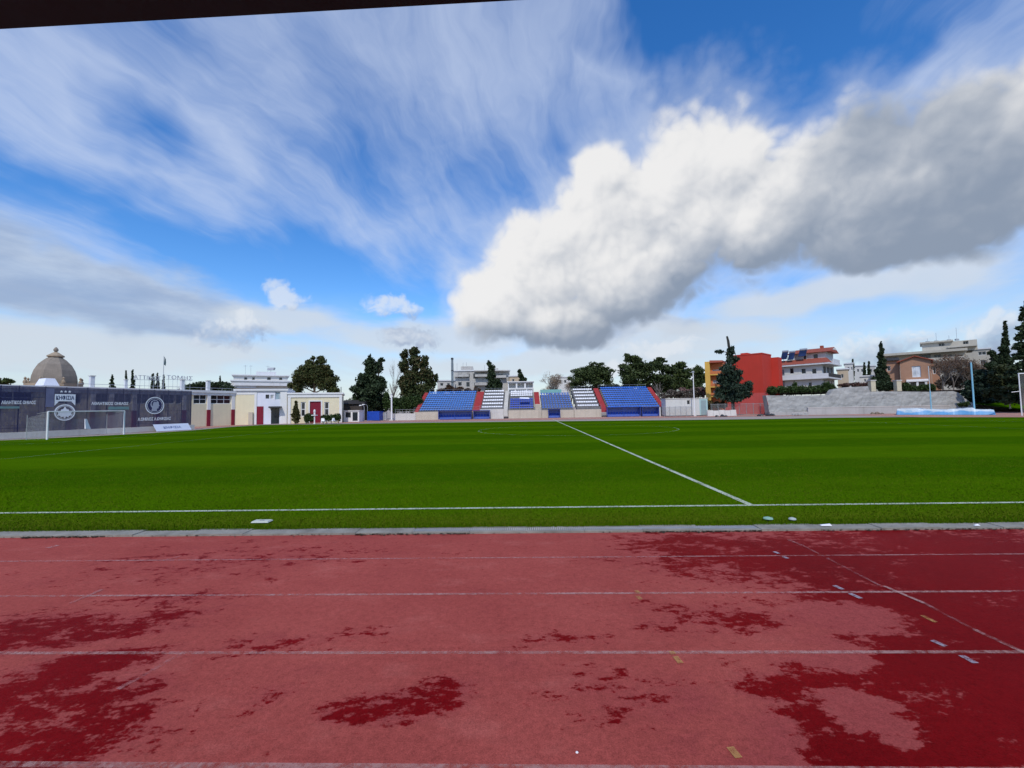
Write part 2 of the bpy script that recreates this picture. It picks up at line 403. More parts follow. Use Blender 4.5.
CUMULUS = [(497, 305, 48, 44, 0), (540, 268, 62, 58, 20), (610, 232, 85, 66, 15), (690, 198, 88, 86, 10), (730, 168, 56, 50, 0), (640, 275, 100, 48, 12), (770, 212, 95, 66, 10), (860, 185, 100, 76, 18), (940, 160, 90, 80, 18), (1000, 165, 90, 92, 5), (900, 222, 140, 54, 5), (560, 322, 70, 32, 5), (600, 185, 34, 46, -15)]
CUM_DARK = [(600, 345, 90, 34, 8), (500, 345, 60, 24, 0), (740, 285, 130, 40, 10), (890, 235, 190, 62, 8), (1000, 160, 110, 80, 15), (880, 120, 110, 44, 20), (960, 110, 90, 50, 10)]
SMALLCUM = [(240, 328, 52, 18, 8), (290, 297, 30, 14, -15), (410, 340, 46, 16, 0), (390, 308, 30, 14, 0), (885, 349, 100, 24, 6), (1000, 334, 70, 26, 0), (640, 372, 120, 10, 0), (660, 348, 60, 14, 0)]
SMALL_DARK = [(240, 332, 60, 20, 5), (405, 336, 60, 30, 0), (885, 352, 120, 34, 6), (1000, 337, 90, 36, 0)]
build_world()

# ------------------------------------------------------------------ ground, pitch, track
m, t, b = newmat('ground_dirt'); p = world_pos(t)
link(t, mixc(t, noise(t, p, .15, 6, .6), (.30, .24, .20), (.40, .33, .28)), b.inputs['Base Color']); b.inputs['Roughness'].default_value = .95; M_GROUND = m
mb = MB(); mb.quad((-3500, -400, -.03), (3500, -400, -.03), (3500, 6000, -.03), (-3500, 6000, -.03)); struct('ground', mb, M_GROUND)

KERB_Y, TOUCH_Y, X_MID, HALF, W_P = 7.64, 9.496, 4.783, 47.43, 63.9
def grassmat():
    m, t, b = newmat('pitch_grass'); p = world_pos(t); x, y, z = sep(t, p)
    fine = noise(t, comb(t, x*1.0, y*.55, 0.0), 26, 4, .7); mid = noise(t, p, 1.3, 5, .6); big = noise(t, comb(t, x*.25, y, 0.0), .22, 4, .55)
    wob = noise(t, p, .12, 2, .5)*1.6
    band = sstep(t, ((y+wob)*(2*math.pi/9.0)).fn('SINE'), -.45, .45)
    c = mixc(t, band, (.036, .098, .0009), (.058, .130, .0014))
    c = mixc(t, sstep(t, noise(t, comb(t, x*.5, y, 2.0), .55, 6, .62), .48, .70)*.45, c, (.040, .082, .0012))
    c = mixc(t, lstep(t, big, .35, .65)*.5, c, (.038, .092, .0008))
    c = mixc(t, sstep(t, mid, .50, .75)*.35, c, (.095, .140, .003))
    # yellowed, worn margin outside the touchline
    edge = sstep(t, y+(noise(t, p, .9, 4, .6)-.5)*1.1, 9.6, 8.2)
    c = mixc(t, edge*.60, c, (.105, .118, .008))
    c = vmath(t, 'SCALE', c, lstep(t, fine, .28, .72, .55, 1.45))
    link(t, c, b.inputs['Base Color']); b.inputs['Roughness'].default_value = 1.0; b.inputs['Specular IOR Level'].default_value = 0.0
    bn = t.nodes.new('ShaderNodeBump'); bn.inputs['Strength'].default_value = .6; bn.inputs['Distance'].default_value = .03
    link(t, fine, bn.inputs['Height']); t.links.new(bn.outputs[0], b.inputs['Normal'])
    return m
M_GRASS = grassmat()
edge_px = [(1024, 417.3), (895, 417.2), (830, 417.8), (770, 419), (665, 420.2), (553, 421.3), (418, 422.8), (343, 424), (262, 425), (230, 427), (190, 430.6), (150, 433.2), (105, 435.6), (60, 437.8), (0, 440.6)]
pts = [(140, 8.0, 0), (110, 50, 0)]+[tuple(G(*q)) for q in edge_px]+[(-60, 25, 0), (-60, 8.0, 0)]
mb = MB(); mb.add([(q[0], q[1], .012) for q in pts], [tuple(range(len(pts)))]); struct('pitch_grass', mb, M_GRASS)

M_LINE = None
def linemat(name, col, wear, keep):
    m, t, b = newmat(name); p = world_pos(t)
    a = sstep(t, noise(t, p, 14, 6, .7)*.6+noise(t, p, 1.1, 4, .6)*.4, wear-.12, wear+.12)
    b.inputs['Base Color'].default_value = (*col, 1); b.inputs['Roughness'].default_value = .8
    tr = t.nodes.new('ShaderNodeBsdfTransparent'); mx = t.nodes.new('ShaderNodeMixShader')
    link(t, a*keep, mx.inputs[0]); t.links.new(tr.outputs[0], mx.inputs[1]); t.links.new(b.outputs[0], mx.inputs[2])
    t.links.new(mx.outputs[0], t.nodes['Material Output'].inputs['Surface']); return m
M_PLINE = linemat('pitch_line_paint', (.62, .68, .52), .42, .78)
def strip(mb, a, b, w, z):
    a = Vector((a[0], a[1], z)); b = Vector((b[0], b[1], z)); d = (b-a).normalized(); n = Vector((-d.y, d.x, 0))*w/2
    mb.quad(a-n, b-n, b+n, a+n)
mb = MB(); zl = .020; yC = TOUCH_Y+W_P/2
strip(mb, (X_MID-HALF, TOUCH_Y), (X_MID+HALF, TOUCH_Y), .11, zl)
strip(mb, (X_MID, TOUCH_Y+.06), (X_MID, TOUCH_Y+W_P), .14, zl)
strip(mb, (X_MID-HALF, TOUCH_Y+W_P), (X_MID+HALF, TOUCH_Y+W_P), .10, zl)
mb.k = 1
for sx in (-1, 1):
    xg = X_MID+sx*HALF
    strip(mb, (xg, TOUCH_Y), (xg, TOUCH_Y+W_P), .10, zl+.002)
    for dd, hw in ((16.5, 20.15), (5.5, 9.15)):
        strip(mb, (xg-sx*dd, yC-hw), (xg-sx*dd, yC+hw), .12, zl+.004)
        for s in (-1, 1): strip(mb, (xg, yC+s*hw), (xg-sx*dd, yC+s*hw), .10, zl+.006)
N = 96
for i in range(N):
    a0, a1 = 2*math.pi*i/N, 2*math.pi*(i+1)/N
    q = [(X_MID+r*math.cos(a), yC+r*math.sin(a), zl+.008) for r, a in ((9.09, a0), (9.21, a0), (9.21, a1), (9.09, a1))]; mb.quad(*q)
struct('pitch_lines', mb, [M_PLINE, linemat('faded_pitch_line', (.55, .64, .42), .47, .28)])

def trackmat():
    m, t, b = newmat('tartan_track'); p = world_pos(t); x, y, z = sep(t, p)
    def ell(L, k=.12):
        acc = None
        for e in L:
            px, py, rx, ry = e[:4]; ang = R(e[4]) if len(e) > 4 else 0
            c = G(px, py); h = (G(px+rx, py)-c); v = (G(px, py-ry)-c)
            ux, uy = h.length, max(v.length, .05)
            ca, sa = math.cos(ang), math.sin(ang)
            X = x-c.x; Y = y-c.y
            q1 = (X*ca+Y*sa)/ux; q2 = (Y*ca-X*sa)/uy
            val = 1.0-(q1*q1+q2*q2).fn('SQRT')
            if len(e) > 5: val = val*e[5]-(1-e[5])*.55
            acc = val if acc is None else acc.smx(val, k)
        return acc
    # streaky drying edges run along the direction the water drained
    dv = comb(t, x*.8+y*.35, y*1.5-x*.25, 0.0)
    nz = (noise(t, dv, 2.0, 4, .6)-.5)*1.6+(noise(t, dv, 6.5, 7, .70)-.5)*2.3+(noise(t, p, 24.0, 4, .65)-.5)*.8
    wet_f = ell(WET)
    wet = sstep(t, wet_f.mx(-.85).mn(.46).mx(ell(SOAKED).mn(1.0)*1.15)*.80-(ell(DRY)+.35).mx(0.0)*1.15+nz*1.22, -.02, .30)
    damp = sstep(t, wet_f.mx(-.8)+nz*.5, -.45, .3)
    grain = noise(t, p, 95, 3, .75); g2 = noise(t, p, 34, 4, .72); big = noise(t, p, .6, 6, .62); blot = noise(t, comb(t, x*.6, y, 0.0), 2.2, 5, .6)
    dry = mixc(t, lstep(t, big, .3, .7), (.300, .058, .049), (.372, .082, .067))
    dry = mixc(t, sstep(t, blot, .52, .75)*.5, dry, (.425, .118, .098))
    dry = mixc(t, sstep(t, blot, .46, .28)*.45, dry, (.260, .050, .048))
    dry = mixc(t, damp*.55, dry, (.275, .050, .052))
    wc = mixc(t, lstep(t, big, .3, .7), (.140, .0030, .0045), (.195, .0045, .0060))
    c = mixc(t, wet, dry, wc)
    c = mixc(t, sstep(t, y, 45.0, 60.0), c, mixc(t, big, (.36, .17, .135), (.50, .30, .24)))  # far straight painted paler: grazing sunlight and dryness put into the colour
    c = vmath(t, 'SCALE', c, lstep(t, grain*.5+g2*.3+noise(t, p, 14, 3, .6)*.2, .3, .7, .44, 1.56))
    link(t, c, b.inputs['Base Color'])
    rg = mixc(t, wet, (.85,)*3, (.42,)*3); link(t, rg, b.inputs['Roughness']); link(t, lstep(t, wet, 0, 1, .02, .008), b.inputs['Specular IOR Level'])
    bn = t.nodes.new('ShaderNodeBump'); bn.inputs['Strength'].default_value = .45; bn.inputs['Distance'].default_value = .006
    link(t, grain*.6+g2*.4, bn.inputs['Height']); t.links.new(bn.outputs[0], b.inputs['Normal'])
    return m
WET = [(770, 556, 130, 20), (700, 548, 75, 14), (960, 575, 170, 42), (1010, 650, 170, 70), (930, 700, 90, 45), (960, 760, 190, 55), (800, 690, 62, 16), (830, 680, 50, 20, 0),
       (845, 752, 80, 40), (5, 700, 100, 22, 12), (50, 745, 95, 24, 15), (50, 640, 100, 8, 14), (30, 625, 90, 8, 10), (130, 622, 60, 6, 20), (90, 665, 70, 12, 15), (400, 705, 68, 15, 8), (350, 715, 30, 9), (446, 690, 26, 12), (270, 695, 30, 12, 25, .5),
       (640, 700, 90, 26, 0, .42), (600, 690, 50, 24, 0, .42), (730, 618, 110, 16, 0, .5), (690, 620, 60, 10, 0, .45), (175, 600, 60, 7, 10, .5), (120, 690, 40, 12, 10), (560, 640, 60, 10, 0, .35), (230, 560, 160, 14, 8, .36), (300, 640, 90, 10, 12, .38), (950, 620, 130, 40), (990, 545, 120, 16)]
SOAKED = [(1005, 640, 175, 95), (940, 740, 190, 60), (860, 756, 95, 34), (990, 575, 190, 46), (800, 556, 130, 18), (960, 545, 150, 14), (1010, 700, 140, 100)]
DRY = [(880, 720, 44, 16, -18), (905, 742, 20, 8, -10), (850, 618, 60, 12), (820, 650, 40, 16), (860, 702, 40, 10, -15), (740, 740, 60, 40)]
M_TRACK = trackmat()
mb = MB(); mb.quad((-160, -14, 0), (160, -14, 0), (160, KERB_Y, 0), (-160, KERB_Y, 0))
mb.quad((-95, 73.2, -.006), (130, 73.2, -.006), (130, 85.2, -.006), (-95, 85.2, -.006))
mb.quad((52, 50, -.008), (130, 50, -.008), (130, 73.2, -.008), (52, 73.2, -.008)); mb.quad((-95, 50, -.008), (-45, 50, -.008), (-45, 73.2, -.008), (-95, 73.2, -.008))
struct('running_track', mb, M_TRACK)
M_LANE = linemat('lane_paint', (.52, .30, .27), .49, .62); M_LANE2 = linemat('faint_lane_paint', (.44, .21, .20), .50, .52); M_YEL = linemat('yellow_paint', (.50, .26, .08), .47, .75); M_PALEB = linemat('pale_blue_paint', (.42, .38, .44), .47, .75)
mb = MB()
for i, yy in enumerate((6.422, 5.202, 3.982, 2.748, 1.54, .32)):
    mb.k = 4 if i == 0 else 0
    strip(mb, (-150, yy), (150, yy), .045 if i else .035, .004)
for yy in (76.4, 77.6, 78.8, 80.0, 81.3, 82.5): mb.k = 0; strip(mb, (-90, yy), (125, yy), .06, .004)
def mark(a, b, w, k):
    mb.k = k; strip(mb, G(*a), G(*b), w, .008)
mark((47, 548.5), (58, 545.5), .09, 0); mark((163, 561), (182, 556), .05, 1); mark((70, 604), (102, 590), .05, 1); mark((118, 690), (180, 655), .05, 1)
mark((788, 540), (803, 546), .05, 1); mark((803, 546), (880, 586), .035, 1); mark((884, 586.5), (925, 604), .045, 0); mark((925, 604), (972, 629), .04, 1); mark((972, 629), (1030, 656), .05, 0)
for a, c in (((774, 552), (779, 554)), ((783, 557), (788, 559)), ((834, 586), (843, 590)), ((850, 594), (861, 599)), ((932, 641), (946, 647)), ((961, 656), (976, 664))): mark(a, c, .055, 3)
for a, c in (((636, 591), (639, 594)), ((637, 596.5), (641, 600)), ((671, 652), (674, 655)), ((675, 657), (681, 664)), ((730, 748), (739, 759)), ((922, 616), (936, 623))): mark(a, c, .05, 2)
struct('track_markings', mb, [M_LANE, M_LANE2, M_YEL, M_PALEB, linemat('thin_lane_paint', (.50, .27, .25), .48, .58)])
# far ground: pink dusty apron in front of the stand
mb = MB(); mb.quad((-60, 85.2, .002), (60, 85.2, .002), (60, 100, .002), (-60, 100, .002)); struct('stand_apron', mb, mat('apron_concrete', (.46, .36, .32), .9, .12, .4))

# kerb and slotted drain between track and grass
mb = MB(); rr = random.Random(3)
x = -70.0
while x < 80:
    L = 1.0 if not (-3.2 < x < 4.3) else 1.0
    h = rr.uniform(.028, .042)
    if -2.9 < x < 3.9:
        mb.box(x+.004, x+L-.004, KERB_Y, KERB_Y+.09, -.02, h); mb.box(x+.004, x+L-.004, KERB_Y+.25, KERB_Y+.31, -.02, h)
    else:
        mb.box(x+.004, x+L-.004, KERB_Y, KERB_Y+.31+rr.uniform(-.02, .02), -.02, h)
    x += L
struct('track_kerb', mb, mat('kerb_concrete', (.27, .255, .215), .9, .34, 3.2, grime=.7, bump=.4))
dr = thing('drain_channel', 'grey slotted drain grate set in the kerb between red track and grass', 'drain', (0, KERB_Y+.18, 0))
mb = MB(); x = -3.0
while x < 4.0:
    mb.box(x, x+.016, KERB_Y+.092, KERB_Y+.248, .010, .030); x += .034
mb.build('grate', mat('grate_steel', (.46, .46, .45), .5, .2, 4), dr)
mb = MB(); mb.quad((-3, KERB_Y+.09, -.01), (4, KERB_Y+.09, -.01), (4, KERB_Y+.25, -.01), (-3, KERB_Y+.25, -.01)); mb.build('channel', M_BLACK, dr)
# dead leaves blown against the kerb (uncountable crumbs)
mb = MB()
for i in range(700):
    cx = rr.choice([rr.uniform(-9, -7.5), rr.uniform(-3, -1), rr.uniform(2, 4), rr.uniform(5, 10.5), rr.uniform(-11, 12)]); cy = KERB_Y-abs(rr.gauss(0, .035)); s = rr.uniform(.012, .035); a = rr.uniform(0, 6.28)
    q = [(cx+s*math.cos(a+k*1.57)*(1 if k % 2 else .5), cy+s*.7*math.sin(a+k*1.57), .006+rr.uniform(0, .02)) for k in range(4)]; mb.quad(*q)
tag(mb.build('leaf_litter', mat('dead_leaf', (.05, .035, .022), .9, .3, 5)), 'dark dead leaves gathered along the kerb edge', 'leaf litter', kind='stuff')

# upright grass blades on the near margin, where single blades read
def blades(n, y0, y1, name):
    u = RNG.random(n); yy = y0+(y1-y0)*u**2.3; xx = (RNG.random(n)*2-1)*(yy*1.35+1)
    h = .010+.022*RNG.random(n)*np.where(yy < 8.25, 2.0, 1.0); a = RNG.random(n)*6.283; w = .006+.006*RNG.random(n)
    lean = (RNG.random((n, 2))-.5)*.05
    v = np.empty((n*3, 3), np.float32)
    v[0::3] = np.stack([xx-w*np.cos(a), yy-w*np.sin(a), np.full(n, .008)], 1); v[1::3] = np.stack([xx+w*np.cos(a), yy+w*np.sin(a), np.full(n, .008)], 1)
    v[2::3] = np.stack([xx+lean[:, 0], yy+lean[:, 1], .012+h], 1)
    me = bpy.data.meshes.new(name); me.vertices.add(n*3); me.vertices.foreach_set('co', v.ravel()); me.loops.add(n*3); me.loops.foreach_set('vertex_index', np.arange(n*3, dtype=np.int32))
    me.polygons.add(n); me.polygons.foreach_set('loop_start', np.arange(0, n*3, 3, dtype=np.int32)); me.update(); me.validate()
    me.materials.append(leafmat('grass_blade', (.040, .100, .001), (.072, .138, .003), (.105, .135, .012)))
    o = bpy.data.objects.new(name, me); COL.objects.link(o); return o
tag(blades(170000, KERB_Y+.27, 17.0, 'grass'), 'short green turf blades along the pitch margin', 'grass', kind='stuff')

# ------------------------------------------------------------------ vegetation kit
def leaves(name, lobes, n, size, m, parent, loc, flat=0.0, shell=.45, droop=0, clump=9):
    """crown: n leaf sprays spread through the lobes (centre, radii), denser near their surface"""
    n = int(n*1.5); size *= .80
    if clump:   # break every mass into separate sprays with gaps between them
        sub = []
        for (x, y, z, a, b_, c) in lobes:
            sub.append((x, y, z, a*.80, b_*.80, c*.80))
            for _ in range(clump):
                d = RNG.normal(size=3); d /= np.linalg.norm(d); r = RNG.random()**.4*.92; k = .20+.30*RNG.random()
                sub.append((x+d[0]*a*r, y+d[1]*b_*r, z+d[2]*c*r, a*k*1.15, b_*k*1.15, c*k*.85))
        lobes = sub
    w = np.array([(a*b*c)**(2/3) for (_, _, _, a, b, c) in lobes]); w /= w.sum()
    ix = RNG.choice(len(lobes), n, p=w); L = np.array(lobes)[ix]
    d = RNG.normal(size=(n, 3)); d /= np.linalg.norm(d, axis=1)[:, None]
    r = RNG.random(n)**shell; r *= 1+.12*RNG.normal(size=n)
    c = L[:, :3]+d*r[:, None]*L[:, 3:]
    a = RNG.normal(size=(n, 3)); a[:, 2] *= (1-flat); a /= np.linalg.norm(a, axis=1)[:, None]
    bb = np.cross(a, RNG.normal(size=(n, 3))); bb /= np.linalg.norm(bb, axis=1)[:, None]
    s = size*(.45+.9*RNG.random(n))[:, None]; a *= s; bb *= s*.55
    if droop: a[:, 2] -= droop*s[:, 0]
    k = (RNG.random(n)-.5)[:, None]*.5
    nn = np.cross(a, bb)/s*k
    v = np.empty((n*4, 3), np.float32)
    v[0::4] = c-a; v[1::4] = c-bb+nn; v[2::4] = c+a; v[3::4] = c+bb+nn
    v -= np.array(loc, np.float32)
    me = bpy.data.meshes.new(name); me.vertices.add(n*4); me.vertices.foreach_set('co', v.ravel()); me.loops.add(n*4); me.loops.foreach_set('vertex_index', np.arange(n*4, dtype=np.int32))
    me.polygons.add(n); me.polygons.foreach_set('loop_start', np.arange(0, n*4, 4, dtype=np.int32)); me.update(); me.validate(); me.materials.append(m)
    o = bpy.data.objects.new(name, me); COL.objects.link(o)
    if parent: o.parent = parent
    else: o.location = loc
    return o
def pxlobes(L, Y, dep=.9):
    out = []; s = Y/F_PX
    for q in L:
        px, py, rx, ry = q[:4]; c = P(px, py, Y+(q[4] if len(q) > 4 else 0)); out.append((c.x, c.y, c.z, rx*s, rx*s*dep, ry*s))
    return out
def tree(name, label, cat, L, Y, n, leaf, m, base_px=None, z0=0.0, tr=.35, bark=None, group=None, flat=0.0, shell=.45, droop=0, lean=0, trunks=None):
    lob = pxlobes(L, Y); cx = sum(l[0] for l in lob)/len(lob)
    bx = P(base_px, 405, Y).x if base_px else cx
    loc = Vector((bx, Y, z0)); root = thing(name, label, cat, loc, group)
    mb = MB(); top = max(l[2]+l[5]*.6 for l in lob)
    tl = max(lob, key=lambda l: l[2])
    for (tx, tt) in (trunks or [(tl[0], min(top, tl[2]))]):
        k = 6; path = [(bx+(tx-bx)*(i/k)+random.uniform(-.12, .12)*(0 < i), Y+random.uniform(-.12, .12)*(0 < i), z0+(tt-z0)*i/k) for i in range(k+1)]
        mb.tube(path, [tr*(1-.85*i/k) for i in range(k+1)], 7)
    for l in lob:   # limbs reaching into every lobe
        zb = max(z0+.15*(top-z0), min(l[2]-.3*l[5]-.4, top*.9)); kx = min(1, max(0, (zb-z0)/max(min(top, tl[2])-z0, .1))); st = Vector((bx+(tl[0]-bx)*kx if not trunks else bx, Y, zb)); en = Vector((l[0], l[1], l[2]+.3*l[5]))
        mid = (st+en)/2+Vector((random.uniform(-.2, .2), random.uniform(-.2, .2), .2)); mb.tube([st, mid, en], [tr*.42, tr*.27, tr*.08], 5)
    mb.build('trunk', bark or M_BARK, root)
    leaves('crown', lob, n, leaf, m, root, loc, flat, shell, droop); return root
def bare_tree(name, label, px, Y, z0, py_top, spread, m, seed, levels=5, r0=.16, group=None, twig=None, ntw=0):
    rr = random.Random(seed); top = P(px, py_top, Y).z; H = top-z0; base = P(px, 405, Y); loc = Vector((base.x, Y, z0)); root = thing(name, label, 'tree', loc, group)
    tk, br = MB(), MB(); tips = []
    def grow(p, d, L, r, lv):
        mb = tk if lv == 0 else br
        mid = p+d*L*.5+Vector((rr.uniform(-1, 1), rr.uniform(-1, 1), 0))*L*.06; e = p+d*L
        mb.tube([p, mid, e], [r, r*.85, r*.65], 5 if lv < 2 else 3, cap=False)
        if lv >= levels: tips.append(e); return
        for k in range(rr.choice((2, 3, 3)) if lv else 4):
            a = rr.uniform(0, 6.283); sp = spread*rr.uniform(.5, 1.15)
            nd = (d+Vector((math.cos(a)*sp, math.sin(a)*sp, rr.uniform(-.1, .35)))).normalized(); grow(e if rr.random() < .6 else mid, nd, L*rr.uniform(.62, .85), max(r*.62, .018), lv+1)
    grow(loc, Vector((0, 0, 1)), H*.30, r0, 0)
    zm = max(t_.z for t_ in tips); k = H/max(zm-z0, .1)
    for q in (tk, br): q.v = [tuple(loc+(Vector(v)-loc)*k) for v in q.v]
    tk.build('trunk', m, root); br.build('branches', m, root)
    if twig:
        lob = [(*(loc+(t_-loc)*k), .55, .55, .5) for t_ in tips]; leaves('twigs', lob, int(ntw*.8), .13, twig, root, loc, clump=0)
    return root
def shrub(name, label, L, Y, n, leaf, m, cat='shrub', z0=0, group=None, flat=0):
    lob = pxlobes(L, Y); cx = sum(l[0] for l in lob)/len(lob); loc = Vector((cx, Y, z0))
    root = thing(name, label, cat, loc, group); mb = MB()
    for l in lob: mb.tube([(l[0], l[1], z0), (l[0]+.1, l[1], l[2]), (l[0], l[1]+.1, l[2]+l[5]*.5)], [.05, .035, .015], 4)
    mb.build('stems', M_BARK, root); leaves('foliage', lob, n, leaf, m, root, loc, flat, clump=0 if cat == 'hedge' else 9); return root
def column(px, y0, y1, rx, n=7, taper=.35):
    """stacked lobes of a cypress, narrow at the tip"""
    out = []
    for i in range(n):
        f = (i+.5)/n; out.append((px+random.uniform(-.12, .12)*rx, y1+(y0-y1)*f, rx*(taper+(1-taper)*min(1, f*1.5)**.8)*(1-.25*max(0, f-.75)*4), (y0-y1)/n*.85))
    return out
# ------------------------------------------------------------------ lettering (Blender's built-in font, turned into mesh)
def text_into(mb, body, fr, u0, u1, zc, h, v=0.0, thick=.012, bold=.022):
    """letters standing on a facade frame between u0 and u1, height h, centred on zc"""
    cu = bpy.data.curves.new('txt', 'FONT'); cu.body = body; cu.resolution_u = 2; cu.offset = bold; cu.extrude = .02
    ob = bpy.data.objects.new('txt', cu); COL.objects.link(ob); bpy.context.view_layer.update()
    dg = bpy.context.evaluated_depsgraph_get(); ev = ob.evaluated_get(dg); me = ev.to_mesh()
    co = np.array([q.co[:] for q in me.vertices]); fs = [tuple(p.vertices) for p in me.polygons]
    lo, hi = co.min(0), co.max(0)
    vs = [fr.pt(u0+(q[0]-lo[0])/(hi[0]-lo[0])*(u1-u0), v-thick*(q[2]+.02)/.04, zc-h/2+(q[1]-lo[1])/(hi[1]-lo[1])*h) for q in co]
    mb.add(vs, fs); ev.to_mesh_clear(); bpy.data.objects.remove(ob); bpy.data.curves.remove(cu)
def ring(mb, fr, uc, zc, ro, ri, v, n=40, thick=.01):
    for i in range(n):
        a0, a1 = 2*math.pi*i/n, 2*math.pi*(i+1)/n
        q = [fr.pt(uc+r*math.cos(a), v, zc+r*math.sin(a)) for r, a in ((ri, a0), (ro, a0), (ro, a1), (ri, a1))]
        mb.prism(q[::-1], -fr.n*thick)
def poly(mb, fr, uc, zc, s, pts, v, thick=.01):
    mb.prism([fr.pt(uc+p[0]*s, v, zc+p[1]*s) for p in pts][::-1], -fr.n*thick)

#SECTION2
# ================================================================== LEFT SIDE: hall, banner fence, goal
M_ROOFW = mat('white_cornice', (.66, .67, .68), .7, .08, .6, grime=.3)
def hall():
    fr = Fr((-63.5, 35.1), (-48.55, 72.4)); L = fr.L; ZT = 5.32
    root = thing('sports_hall', 'long cream hall with white cornice and dark window band behind the banner fence', 'building', fr.pt(0, 0, 0))
    wins = []
    for x0, x1, n in ((193.5, 206.6, 2), (210.4, 231.0, 3), (176, 182, 1), (158, 175, 3), (135, 156, 3), (112, 132, 3), (94, 109, 2)):
        u0, u1, z0, z1 = fr.rect((x0, x1, 394.2, 404.6)); wins.append(((u0, u1, 3.55, 5.0), n))
    u = wins[-1][0][0]-1.2
    while u > 4: wins.append(((u-3.2, u, 3.55, 5.0), 2)); u -= 4.4
    mb = MB(); facade(mb, fr, 0, L, 16, 0, ZT, [w[0] for w in wins]); wl = mb.build('wall', M_CREAM, root)
    for h, n in wins: window(root, fr, h, n, 2, fw=.10)
    mb = MB(); mb.fbox(fr, -.2, L+.3, -.32, 16.2, ZT+.003, ZT+.38); mb.fbox(fr, -.1, L+.2, -.18, -.003, ZT-.40, ZT-.004); mb.build('cornice', M_ROOFW, root)
    for px in (69, 92.5, 111, 134, 157.5, 184, 208.5, 232.8):
        u0, u1, _, _ = fr.rect((px-1.35, px+1.35, 400, 410)); w = max(u1-u0, .5); uc = min((u0+u1)/2, L-w/2)
        mb = MB(); mb.fbox(fr, uc-w/2, uc+w/2, -.16, -.004, 2.62, ZT-.41); p_ = mb.build('pilaster', M_WHITE, root)
        mb = MB(); mb.fbox(fr, uc-w/2, uc+w/2, -.17, -.004, 0, 2.615); mb.build('pilaster_foot', M_MAROON, p_)
    return fr, ZT
hall_fr, hall_z = hall()
# roof furniture, each standing on the hall roof
def roof_fr(v): return Fr(tuple(hall_fr.pt(0, v, 0)[:2]), tuple(hall_fr.pt(hall_fr.L, v, 0)[:2]))
ZR = hall_z+.38
for px, y0, w, lab, nm, cat in ((93, 376.2, 2.6, 'pale square chimney stub left of the small cypress above the hall roof', 'chimney', 'chimney'), (183.3, 380, 2.2, 'short white chimney on the hall roof under the second rooftop word', 'chimney', 'chimney'), (209, 381, 2.4, 'white chimney above the first bare hall window', 'chimney', 'chimney'), (126.5, 380, 2.0, 'slim white vent stack beside the thin cypress on the hall roof', 'vent_stack', 'vent')):
    q = roof_fr(1.0); u, zt = q.px(px, y0); h = max(zt-ZR, .5); W = .45 if w > 2.1 else .3
    c = q.pt(u, 0, ZR); r_ = thing(nm, lab, cat, c)
    mb = MB(); mb.fbox(q, u-W/2, u+W/2, 0, W, c.z, c.z+h); mb.build('shaft', M_ROOFW, r_)
    mb = MB(); mb.fbox(q, u-W*.68, u+W*.68, -.08, W+.08, c.z+h+.002, c.z+h+.10); mb.build('cap', M_LCONC, r_)
q = roof_fr(.8); u0, _ = q.px(43.5, 382); u1, zt = q.px(60.5, 378.5); zt = max(zt, ZR+.45); c = q.pt((u0+u1)/2, .2, ZR)
sk = thing('roof_skylight', 'low white roof housing in front of the stone dome', 'skylight', c)
mb = MB(); mb.hexa([q.pt(u0, 0, c.z), q.pt(u1, 0, c.z), q.pt(u1, 2.4, c.z), q.pt(u0, 2.4, c.z), q.pt(u0+.35, .4, zt), q.pt(u1-.35, .4, zt), q.pt(u1-.35, 2.1, zt), q.pt(u0+.35, 2.1, zt)]); mb.build('housing', M_COOLWHITE, sk)
mb = MB(); mb.fbox(q, u0-.1, u1+.1, -.1, 2.5, c.z, c.z+.07); mb.build('flashing', M_DARKMETAL, sk)
# railing of pipes along the roof
q = roof_fr(.7); ua, _ = q.px(78, 384); ub, _ = q.px(232, 388)
rl = thing('roof_railing', 'thin pipe railing running along the hall roof edge', 'railing', q.pt(ua, 0, ZR))
mb = MB(); mb.tube([q.pt(ua, 0, ZR+.44), q.pt(ub, 0, ZR+.44)], .028, 5); mb.build('rail', M_GALV, rl)
for i in range(13):
    u = ua+(ub-ua)*i/12; mb = MB(); mb.tube([q.pt(u, 0, ZR), q.pt(u, 0, ZR+.44)], .022, 5); mb.build('post', M_GALV, rl)
# rooftop letters
M_LETTER = mat('letter_grey', (.48, .48, .50), .6, .1, 2); q = roof_fr(1.6)
for body, x0, x1, lab in (('ΑΤΤΙΚΟΣ', 133.5, 160.5, 'first word of grey freestanding letters on the hall roof'), ('ΤΟΜΗΣ', 166.5, 192.5, 'second word of grey freestanding letters on the hall roof, right of the flagpole')):
    ua, _ = q.px(x0, 378); ub, zc = q.px(x1, 377.6); zc = q.px((x0+x1)/2, 377.6)[1]
    r_ = thing('rooftop_sign', lab, 'sign', q.pt((ua+ub)/2, 0, ZR), 'rooftop letter signs')
    mb = MB(); text_into(mb, body, q, ua, ub, zc, .60, 0, .06, 0.0); mb.build('lettering', M_LETTER, r_)
    mb = MB()
    mb.tube([q.pt(ua, .08, zc-.34), q.pt(ub, .08, zc-.34)], .025, 4)
    for k in range(6): u = ua+(ub-ua)*(k+.5)/6; mb.tube([q.pt(u, .08, ZR), q.pt(u, .08, zc+.25)], .022, 4)
    mb.build('support_rack', M_GALV, r_)
